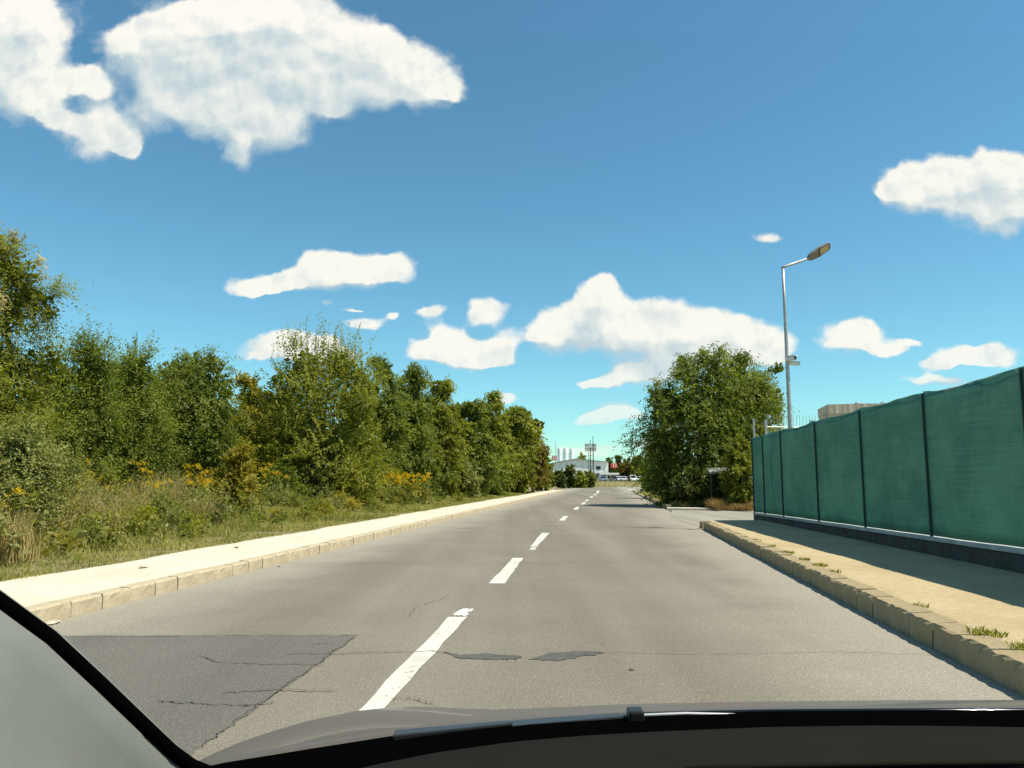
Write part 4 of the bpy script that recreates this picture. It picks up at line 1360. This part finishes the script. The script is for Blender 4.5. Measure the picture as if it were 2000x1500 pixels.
# ------------------------------------------------------------------ small shelter by the shrubs
SY = 38.6
s0 = P(1384, 920, SY)
s1 = P(1440, 920, SY)
sh = tag(empty('small_shelter', ((s0.x + s1.x) / 2, SY, 0.1)), 'little grey-roofed wooden shelter overgrown by shrubs', 'shelter')
wd = (s1.x - s0.x) / 2
zt = P(1400, 925, SY).z - 0.1
for sx_ in (-1, 1):
    for sy_ in (0, 1):
        MB().box((sx_ * (wd - 0.1) - 0.04, sy_ * 0.9 - 0.04, 0), (sx_ * (wd - 0.1) + 0.04, sy_ * 0.9 + 0.04, zt)).build('post', 'shelter_wood', sh)
MB().extrude([(-wd, -0.2, zt), (-wd, -0.2, zt + 0.07), (-wd, 0.5, zt + 0.30), (-wd, 1.15, zt + 0.10), (-wd, 1.15, zt)], (2 * wd, 0, 0)).build('roof', 'shelter_roof', sh)
for i in range(6):
    MB().box((-wd + 0.14, 0.86, 0.1 + i * 0.27), (wd - 0.14, 0.90, 0.35 + i * 0.27)).build('back_board', 'shelter_wood', sh)

# ------------------------------------------------------------------ far hall, silos, signs
BY = 235.0
pl = [P(1060, 909, BY), P(1123, 897.5, BY), P(1188, 903.5, BY)]
hall = tag(empty('industrial_hall', (pl[0].x, BY, 1.0)), 'long white hall with a shallow grey roof beyond the junction', 'building')
o0 = Vector((pl[0].x, BY, 1.0))
q = [p - o0 for p in pl]
mb = MB()
mb.extrude([(q[0].x, 0, -0.3), (q[2].x, 0, -0.3), q[2], q[1], q[0]], (0, 30, 0))
mb.build('wall', 'white_paint_wall', hall)
mb = MB()
for a, b_ in ((q[0], q[1]), (q[1], q[2])):
    mb.extrude([a + Vector((-0.02, -0.5, 0.02)), b_ + Vector((0, -0.5, 0.02)), b_ + Vector((0, -0.5, 0.30)), a + Vector((-0.02, -0.5, 0.30))], (0, 31, 0))
mb.build('roof', 'roof_grey', hall)
w0, w1 = P(1164.5, 917, BY) - o0, P(1173, 910.5, BY) - o0
wo_ = MB().box((w0.x, -0.08, w0.z), (w1.x, 0.05, w1.z)).build('window', 'steel_dark', hall)
MB().box((w0.x + 0.1, -0.11, w0.z + 0.1), (w1.x - 0.1, -0.06, w1.z - 0.1)).build('pane', 'dark_glass', wo_)
for k in range(9):
    xx = q[2].x * (k + 0.5) / 9
    MB().box((xx - 0.03, -0.05, 0), (xx + 0.03, -0.002, 5.0)).build('wall_seam', 'coping', hall)
cn0, cn1 = P(1170, 927, 226) , P(1209, 923.5, 226)
an = tag(empty('annex', (cn0.x, 226, 1.0)), 'low white annex with a flat projecting roof beside the white hall', 'building')
wdt = cn1.x - cn0.x
MB().box((0.3, 0.5, -0.2), (wdt - 0.5, 6, cn0.z - 1.0)).build('wall', 'white_paint_wall', an)
MB().box((0, -0.6, cn0.z - 1.0), (wdt, 6.4, cn1.z - 1.0)).build('roof', 'white_paint_wall', an)
MB().box((1.0, 0.42, 0.0), (2.0, 0.52, 2.0)).build('door', 'steel_dark', an)
for k in range(3):
    w_ = MB().box((2.6 + k * 1.0, 0.42, 0.9), (3.4 + k * 1.0, 0.52, 1.8)).build('window', 'steel_dark', an)
    MB().box((2.66 + k * 1.0, 0.40, 0.96), (3.34 + k * 1.0, 0.425, 1.74)).build('pane', 'dark_glass', w_)
kx0, kx1 = P(1157, 930, 222), P(1170, 924, 222)
ki = tag(empty('kiosk', (kx0.x, 222, 1.0)), 'small grey kiosk left of the white annex', 'kiosk')
MB().box((0, 0, -0.2), (kx1.x - kx0.x, 2.2, kx1.z - 1.4)).build('body', 'roof_grey', ki)
MB().box((-0.15, -0.3, kx1.z - 1.4), (kx1.x - kx0.x + 0.15, 2.4, kx1.z - 1.1)).build('roof', 'steel_dark', ki)
MB().box((0.3, -0.05, 0.9), (kx1.x - kx0.x - 0.3, -0.0, 1.6)).build('pane', 'dark_glass', ki)

for i, (xa, xb, tp, lab) in enumerate([(1088.5, 1097.5, 875.5, 'leftmost of the three tall white silos'), (1099.5, 1109.5, 875.5, 'middle one of the three tall white silos'), (1111.5, 1121.5, 876.5, 'rightmost of the three tall white silos')]):
    SYo = 239.0
    a, b_ = P(xa, tp, SYo), P(xb, tp, SYo)
    r_ = (b_.x - a.x) / 2
    s_ = tag(empty('silo', ((a.x + b_.x) / 2, SYo, 1.0)), lab, 'silo', 'white silos')
    hz_ = a.z - 1.0
    MB().tube([(0, 0, 0), (0, 0, hz_ - 0.25), (0, 0, hz_)], [r_, r_, r_ * 0.9], 20).build('shell', 'silo_white', s_, smooth=False)
    for k in range(4):
        MB().tube([(0, 0, 2 + k * 2.2), (0, 0, 2.08 + k * 2.2)], [r_ * 1.015, r_ * 1.015], 20).build('band', 'silo_white', s_)
    MB().tube([(0, 0, hz_), (0, 0, hz_ + 0.12)], [r_ * 0.93, r_ * 0.5], 20).build('lid', 'coping', s_)

TY = 214.0
ta, tb = P(1142, 881, TY), P(1164.5, 867.5, TY)
tw = tag(empty('sign_tower', ((ta.x + tb.x) / 2, TY, 1.0)), 'tall steel mast sign with two rows of dark red block letters', 'sign')
hw = (tb.x - ta.x) / 2
for (px, tp_) in ((1153, 859), (1158.5, 851.5)):
    xx = P(px, 880, TY).x - (ta.x + tb.x) / 2
    MB().tube([(xx, 0, 0), (xx, 0, P(px, tp_, TY).z - 1.0)], [0.20, 0.08], 8).build('mast', 'steel_dark', tw)
for xx in (-0.55, 0.75):
    MB().tube([(xx * 1.2, 0.4, 0), (xx, 0.3, ta.z - 1.0)], 0.07, 6).build('brace_leg', 'steel_dark', tw)
zb, zt_ = ta.z - 1.0, tb.z - 1.0
for k in range(7):
    MB().box((-0.6, -0.02, 1.2 + k * 1.0), (0.8, 0.03, 1.28 + k * 1.0)).build('rung', 'steel_dark', tw)
for z in (zb - 0.05, (zb + zt_) / 2 - 0.06, zt_):
    MB().box((-hw, -0.08, z), (hw, 0.0, z + 0.09)).build('frame_rail', 'sign_maroon', tw)
for row, (z0_, z1_, nn_) in enumerate(((zb + 0.10, (zb + zt_) / 2 - 0.10, 8), ((zb + zt_) / 2 + 0.10, zt_ - 0.05, 7))):
    rg = random.Random(row + 3)
    wl = 2 * hw / nn_
    for k in range(nn_):
        if row == 1 and k == 3:
            continue
        x0_ = -hw + wl * k + 0.05
        mb = MB()
        hh_ = z1_ - z0_
        mb.box((x0_, -0.22, z0_), (x0_ + wl * 0.28, -0.09, z1_))
        mb.box((x0_ + wl * 0.55, -0.22, z0_), (x0_ + wl * 0.82, -0.09, z1_))
        zc_ = z0_ + hh_ * (0.40 if k % 2 else 0.74)
        mb.box((x0_ + wl * 0.28, -0.21, zc_), (x0_ + wl * 0.55, -0.10, zc_ + hh_ * 0.25))
        mb.build('block_letter', 'sign_maroon', tw)

ga, gb_ = P(1078, 899.5, 200), P(1087.5, 890, 200)
rs = tag(empty('ringed_sign', ((ga.x + gb_.x) / 2, 200, 1.0)), 'red square sign with a white ring on a thin pole beside the silos', 'sign')
hw_ = (gb_.x - ga.x) / 2
zc = (ga.z + gb_.z) / 2 - 1.0
MB().box((-hw_, -0.1, zc - hw_), (hw_, 0.1, zc + hw_)).build('board', 'sign_red', rs)
mb = MB()
a8 = np.linspace(0, 2 * math.pi, 25)
for a, b_ in zip(a8[:-1], a8[1:]):
    mb.extrude([(math.cos(a) * hw_ * 0.72, -0.12, zc + math.sin(a) * hw_ * 0.72), (math.cos(b_) * hw_ * 0.72, -0.12, zc + math.sin(b_) * hw_ * 0.72), (math.cos(b_) * hw_ * 0.42, -0.12, zc + math.sin(b_) * hw_ * 0.42), (math.cos(a) * hw_ * 0.42, -0.12, zc + math.sin(a) * hw_ * 0.42)], (0, 0.015, 0))
mb.build('ring', 'sign_white', rs)
MB().tube([(hw_ * 0.6, 0.12, -0.2), (hw_ * 0.6, 0.12, P(1085, 862, 200).z - 1.0)], [0.11, 0.06], 8).build('pole', 'galvanised', rs)

ra, rb = P(1193, 914, 238), P(1205.5, 905, 238)
ban = tag(empty('banner', (ra.x, 238, 1.0)), 'red banner with white upright stripes right of the white hall', 'banner')
wdt = rb.x - ra.x
MB().box((0, -0.04, ra.z - 1), (wdt, 0.04, rb.z - 1)).build('cloth', 'sign_red', ban)
for k, fx in enumerate((0.36, 0.72)):
    MB().box((wdt * fx, -0.06, ra.z - 0.8), (wdt * (fx + 0.12), -0.042, rb.z - 1.1)).build('stripe', 'sign_white', ban)
for xx in (0.0, wdt):
    MB().tube([(xx, 0.1, -0.2), (xx, 0.1, rb.z - 0.8)], 0.06, 6).build('pole', 'steel_dark', ban)


# ------------------------------------------------------------------ parked cars
def make_car(paint, label, x, y, z, rz, van=False):
    t = tag(empty('parked_car', (x, y, z), rz), label, 'car', 'cars parked beyond the junction')
    L, Wc = 4.3, 0.86
    low = [(-2.15, 0.32), (-2.12, 0.62), (-1.95, 0.80), (-0.95, 0.93), (1.45, 0.96), (2.05, 0.90), (2.14, 0.60), (2.10, 0.30)]
    rf = 0.32 if van else 0.0
    cabin = [(-1.02, 0.90), (-0.42, 1.36 + rf), (-0.15, 1.43 + rf), (1.05, 1.43 + rf), (1.42 + (0.4 if van else 0), 1.30 + rf), (1.86, 0.92)]
    mb = MB()
    rows = []
    for s_, ins in ((-1.0, 0.10), (-0.94, 0.02), (0.94, 0.02), (1.0, 0.10)):
        rows.append([(px_ * (1 - ins * 0.15), s_ * Wc, pz_ - (ins * 0.25 if pz_ > 0.6 else -ins * 0.2)) for px_, pz_ in low])
    mb.grid(rows)
    mb.f.append(tuple(range(8))); mb.f.append(tuple(range(24, 32))[::-1])
    mb.f.append((0, 8, 16, 24, 31, 23, 15, 7))
    mb.build('body', paint, t)
    mb = MB()
    mb.grid([[(px_, s_ * (Wc - 0.03 - 0.22 * max(0, (pz_ - 0.9))), pz_) for px_, pz_ in cabin] for s_ in (-1, 1)])
    mb.f.append(tuple(range(6))); mb.f.append(tuple(range(6, 12))[::-1])
    mb.build('cabin', paint, t)

    def pane(nm, pts):
        MB().extrude(pts, (Vector(pts[1]) - Vector(pts[0])).cross(Vector(pts[2]) - Vector(pts[0])).normalized() * 0.012).build(nm, 'dark_glass', t)
    zt2 = 1.31 + rf
    pane('windscreen', [(-0.99, 0.70, 0.95), (-0.50, 0.60, zt2), (-0.50, -0.60, zt2), (-0.99, -0.70, 0.95)])
    pane('rear_window', [(1.86, -0.68, 0.97), (1.47 + (0.38 if van else 0), -0.58, 1.27 + rf), (1.47 + (0.38 if van else 0), 0.58, 1.27 + rf), (1.86, 0.68, 0.97)])
    for s_ in (-1, 1):
        yb, yt = s_ * (Wc - 0.028), s_ * (Wc - 0.03 - 0.22 * 0.42)
        for (x0, x1, x2, x3) in ((-0.80, -0.32, 0.22, 0.22), (0.30, 0.30, 1.02, 1.50)):
            mb = MB()
            mb.extrude([(x0, yb, 0.98), (x3, yb, 0.98), (x2, yt, 1.34 + rf), (x1, yt, 1.34 + rf)], (0, s_ * 0.012, 0))
            mb.build('side_window', 'dark_glass', t)
        MB().box((-2.15, s_ * 0.66 - 0.14, 0.62), (-2.05, s_ * 0.66 + 0.14, 0.76)).build('headlight', 'silo_white', t)
        MB().box((2.02, s_ * 0.70 - 0.11, 0.66), (2.15, s_ * 0.70 + 0.11, 0.84)).build('tail_light', 'sign_red', t)
        for xw in (-1.32, 1.30):
            w_ = empty('wheel')
            w_.parent = t
            w_.location = (xw, s_ * 0.76, 0.31)
            MB().tube([(0, -0.10, 0), (0, 0.10, 0)], 0.31, 18).build('tyre', 'tyre', w_)
            MB().tube([(0, s_ * 0.09, 0), (0, s_ * 0.115, 0)], 0.20, 14).build('rim', 'wheel_rim', w_)
    MB().box((-2.17, -0.26, 0.42), (-2.13, 0.26, 0.53)).build('number_plate', 'sign_white', t)
    return t


CARS = [('car_blue_grey', 1178, 203, 'blue-grey car parked left of the gap before the annex', 88, False), ('car_dark', 1198, 207, 'dark car at the left end of the parked row', 92, False), ('car_white', 1207.5, 208, 'white car second in the parked row', 86, False),
        ('car_silver', 1217, 207, 'silver car in the middle of the parked row', 90, False), ('car_red', 1226, 208, 'dull red car right of the silver car', 94, False), ('car_white', 1236, 206, 'white van-like car near the right end of the parked row', 91, True), ('car_silver', 1247, 207, 'silver car at the right end of the parked row by the trees', 88, False)]
for paint, px, Y, lab, a, van in CARS:
    make_car(paint, lab, P(px, 935, Y).x, Y, 1.05, R(a), van)

# ------------------------------------------------------------------ the car the picture is taken from
car = tag(empty('car', (0, 0.4, 0)), 'taupe car seen from its front seat: bonnet, wiper, dashboard and pillar', 'car')
c0 = Vector((0, 0.4, 0))


def interp(px, pts):
    return float(np.interp(px, [p[0] for p in pts], [p[1] for p in pts]))


crest = [(330, 1540), (400, 1492), (450, 1463), (520, 1436), (600, 1412), (680, 1396), (750, 1389), (820, 1388), (880, 1391), (960, 1394), (1040, 1393), (1150, 1389), (1300, 1386), (1500, 1383), (1800, 1380), (2100, 1380), (2500, 1384), (3000, 1400)]
rear = [(330, 1548), (400, 1500), (460, 1490), (600, 1468), (760, 1442), (900, 1424), (1040, 1409), (1240, 1396), (1500, 1390), (1800, 1388), (2100, 1388), (2500, 1392), (3000, 1408)]
mb = MB()
rows = []
pxs = [p for p in np.arange(360, 3000, 35)]
for px in pxs:
    cr = P(px, interp(px, crest), 1.62)
    re_ = P(px, interp(px, rear), 1.06)
    row = []
    re_.z -= 0.002
    row.append(Vector((re_.x, 1.055, re_.z - 0.05)))
    row.append(re_)
    for t_ in (0.12, 0.3, 0.5, 0.7, 0.88):
        q = re_.lerp(cr, t_)
        q.x = re_.x * (1 - t_) + cr.x * t_
        q.z += 0.010 * math.sin(math.pi * t_)
        row.append(q)
    row.append(cr)
    for dy_, dz_ in ((0.12, -0.030), (0.25, -0.085), (0.40, -0.17), (0.52, -0.30), (0.56, -0.48)):
        row.append(Vector((cr.x, cr.y + dy_, cr.z + dz_)))
    rows.append([p - c0 for p in row])
mb.grid(rows)
bon = mb.build('bonnet', 'car_paint_taupe', car, smooth=True)
plain('gloss_black', (0.004, 0.004, 0.005), 0.06)
MB().tube([P(px, interp(px, rear) + 0.5, 1.05) - c0 for px in range(395, 2500, 45)], 0.0034, 8).build('bonnet_glint_strip', 'gloss_black', car, smooth=True)  # glossy strip added so the bonnet's rear edge mirrors a line of sky
md = bon.modifiers.new('solid', 'SOLIDIFY')
md.thickness = 0.004

band_t = [(300, 1530), (400, 1496), (480, 1482), (600, 1462), (760, 1438), (900, 1420), (1040, 1406), (1240, 1395), (1500, 1388), (1800, 1386), (2100, 1386), (2500, 1390)]
dash = [(300, 1640), (450, 1590), (600, 1530), (720, 1496), (850, 1470), (1000, 1449), (1150, 1436), (1300, 1428), (1500, 1420), (1700, 1417), (1850, 1418), (2100, 1422), (2500, 1435)]
mb = MB()
rows = []
for px in np.arange(330, 2500, 35):
    a = P(px, interp(px, band_t) + 1.0, 1.035)
    b_ = P(px, interp(px, dash) + 6, 0.86)
    rows.append([p - c0 for p in (a + Vector((0, 0, -0.06)), a, a + Vector((0, -0.02, 0.0)), a.lerp(b_, 0.5) + Vector((0, 0, -0.012)), b_, b_ + Vector((0, 0, -0.05)))])
mb.grid(rows)
mb.build('cowl', 'black_rubber', car, smooth=False)
mb = MB()
rows = []
for px in np.arange(300, 2500, 40):
    b_ = P(px, interp(px, dash), 0.84)
    rows.append([p - c0 for p in (b_ + Vector((0, 0.008, -0.06)), b_ + Vector((0, 0.006, -0.006)), b_, b_ + Vector((0, -0.05, -0.003)), Vector((b_.x * 0.9, 0.70, b_.z - 0.006)), Vector((b_.x * 0.8, 0.60, b_.z - 0.03)), Vector((b_.x * 0.75, 0.52, b_.z - 0.12)), Vector((b_.x * 0.75, 0.50, b_.z - 0.3)))])
mb.grid(rows)
db = mb.build('dashboard', 'dash_vinyl', car, smooth=True)
mb = MB()
pts = [P(px, py, 0.735) - c0 for px, py in ((1340, 1505), (1500, 1496), (1750, 1491), (2000, 1489), (2200, 1489))]
mb.tube(pts, 0.0035, 8)
mb.build('dash_seam', 'dash_vinyl', db, smooth=True)

# wiper
WY = 1.03
arm = [P(px, py, WY) - c0 for px, py in ((770, 1444), (900, 1430), (1000, 1420), (1120, 1409), (1238, 1399))]
mb = MB()
for a, b_, w0_, w1_ in ((arm[0], arm[2], 0.0085, 0.0070), (arm[2], arm[4], 0.0050, 0.0030)):
    d = (b_ - a).normalized()
    s_ = Vector((0, 1, 0))
    u_ = s_.cross(d)
    mb.add([a + s_ * 0.012 + u_ * w0_, a - s_ * 0.012 + u_ * w0_, a - s_ * 0.012 - u_ * w0_, a + s_ * 0.012 - u_ * w0_, b_ + s_ * 0.007 + u_ * w1_, b_ - s_ * 0.007 + u_ * w1_, b_ - s_ * 0.007 - u_ * w1_, b_ + s_ * 0.007 - u_ * w1_],
           [(0, 1, 2, 3), (7, 6, 5, 4), (0, 4, 5, 1), (1, 5, 6, 2), (2, 6, 7, 3), (3, 7, 4, 0)])
plain('wiper_metal', (0.035, 0.038, 0.040), 0.30, 0.3)
mb.build('wiper_arm', 'wiper_metal', car, bevel=0.002)
mb = MB()
cpt = P(1241, 1397, WY - 0.01) - c0
mb.box((cpt.x - 0.010, cpt.y - 0.012, cpt.z - 0.010), (cpt.x + 0.010, cpt.y + 0.012, cpt.z + 0.008))
mb.build('wiper_joint', 'black_plastic', car, bevel=0.003)
plain('blade_steel_glint', (0.55, 0.55, 0.54), 0.3, 0.5)  # pale colour paints the wiper's highlight onto the blade
MB().tube([P(px, py, WY) - c0 for px, py in ((800, 1446), (980, 1428), (1120, 1413), (1240, 1398), (1340, 1394), (1480, 1397), (1560, 1401))], [0.0018, 0.0022, 0.0024, 0.0026, 0.0024, 0.0020, 0.0014], 6).build('wiper_blade', 'blade_steel_glint', car, smooth=True)
MB().tube([P(px, py, WY - 0.004) - c0 for px, py in ((800, 1451), (980, 1434), (1120, 1420), (1240, 1406), (1340, 1402), (1480, 1404), (1660, 1404))], 0.0024, 6).build('wiper_rubber', 'black_rubber', car, smooth=True)

# left pillar trim with its black seal
edge = [(-360, 930), (-200, 1030), (-90, 1102), (0, 1166), (100, 1238), (200, 1330), (290, 1416), (340, 1462), (375, 1488), (420, 1506), (500, 1518), (640, 1528)]
mb = MB()
rows = []
seal = []
for i, (px, py) in enumerate(edge):
    Yd = float(np.interp(i, (0, len(edge) - 1), (0.55, 0.86)))
    e = P(px, py, Yd) - c0
    a, b_ = Vector(edge[max(i - 1, 0)] + (0,)), Vector(edge[min(i + 1, len(edge) - 1)] + (0,))
    tn = (b_ - a).normalized()
    nx, ny = -tn.y, tn.x
    wpx = 25 if px < 330 else 26
    ins = P(px + nx * wpx, py + ny * wpx, Yd - 0.01) - c0
    mid = P(px + nx * 130, py + ny * 130, Yd - 0.035) - c0
    far_ = P(px + nx * 380, py + ny * 380, Yd - 0.14) - c0
    rows.append([ins + Vector((0, 0.03, 0)), ins, ins.lerp(mid, 0.3) + Vector((0, -0.012, 0)), mid + Vector((0, -0.012, 0)), mid.lerp(far_, 0.5), far_])
    seal.append((e + ins) / 2 + Vector((0, 0.004, 0)))
mb.grid(rows)
pt = mb.build('pillar_trim', 'pillar_trim', car, smooth=True)
wr = [0.0064 if i < 8 else 0.0068 for i in range(len(seal))]
MB().tube(seal, wr, 10).build('windscreen_seal', 'black_rubber', car, smooth=True)

# windscreen
mb = MB()
wsr = []
for px in np.linspace(-900, 2900, 13):
    b_ = P(px, 1470, 0.95)
    wsr.append([p - c0 for p in (Vector((b_.x, 0.985, b_.z - 0.03)), Vector((b_.x * 0.97, 0.80, b_.z + 0.14)), Vector((b_.x * 0.92, 0.60, b_.z + 0.29)), Vector((b_.x * 0.85, 0.40, b_.z + 0.42)), Vector((b_.x * 0.8, 0.28, b_.z + 0.49)))])
mb.grid(wsr)
ws = mb.build('windscreen', 'clear_glass', car, smooth=True)

mb = MB()                                              # roof over the seats, out of view, added to shade the interior
rows = []
for y_, z_ in ((0.20, 1.66), (0.05, 1.70), (-0.4, 1.74), (-1.2, 1.73), (-1.9, 1.66)):
    rows.append([Vector((x_, y_, z_ - 0.05 * (abs(x_ - 0.35) / 0.8) ** 3)) - c0 for x_ in np.linspace(-0.45, 1.15, 9)])
mb.grid(rows)
ro = mb.build('roof', 'car_paint_taupe', car, smooth=True)
md = ro.modifiers.new('solid', 'SOLIDIFY')
md.thickness = 0.03
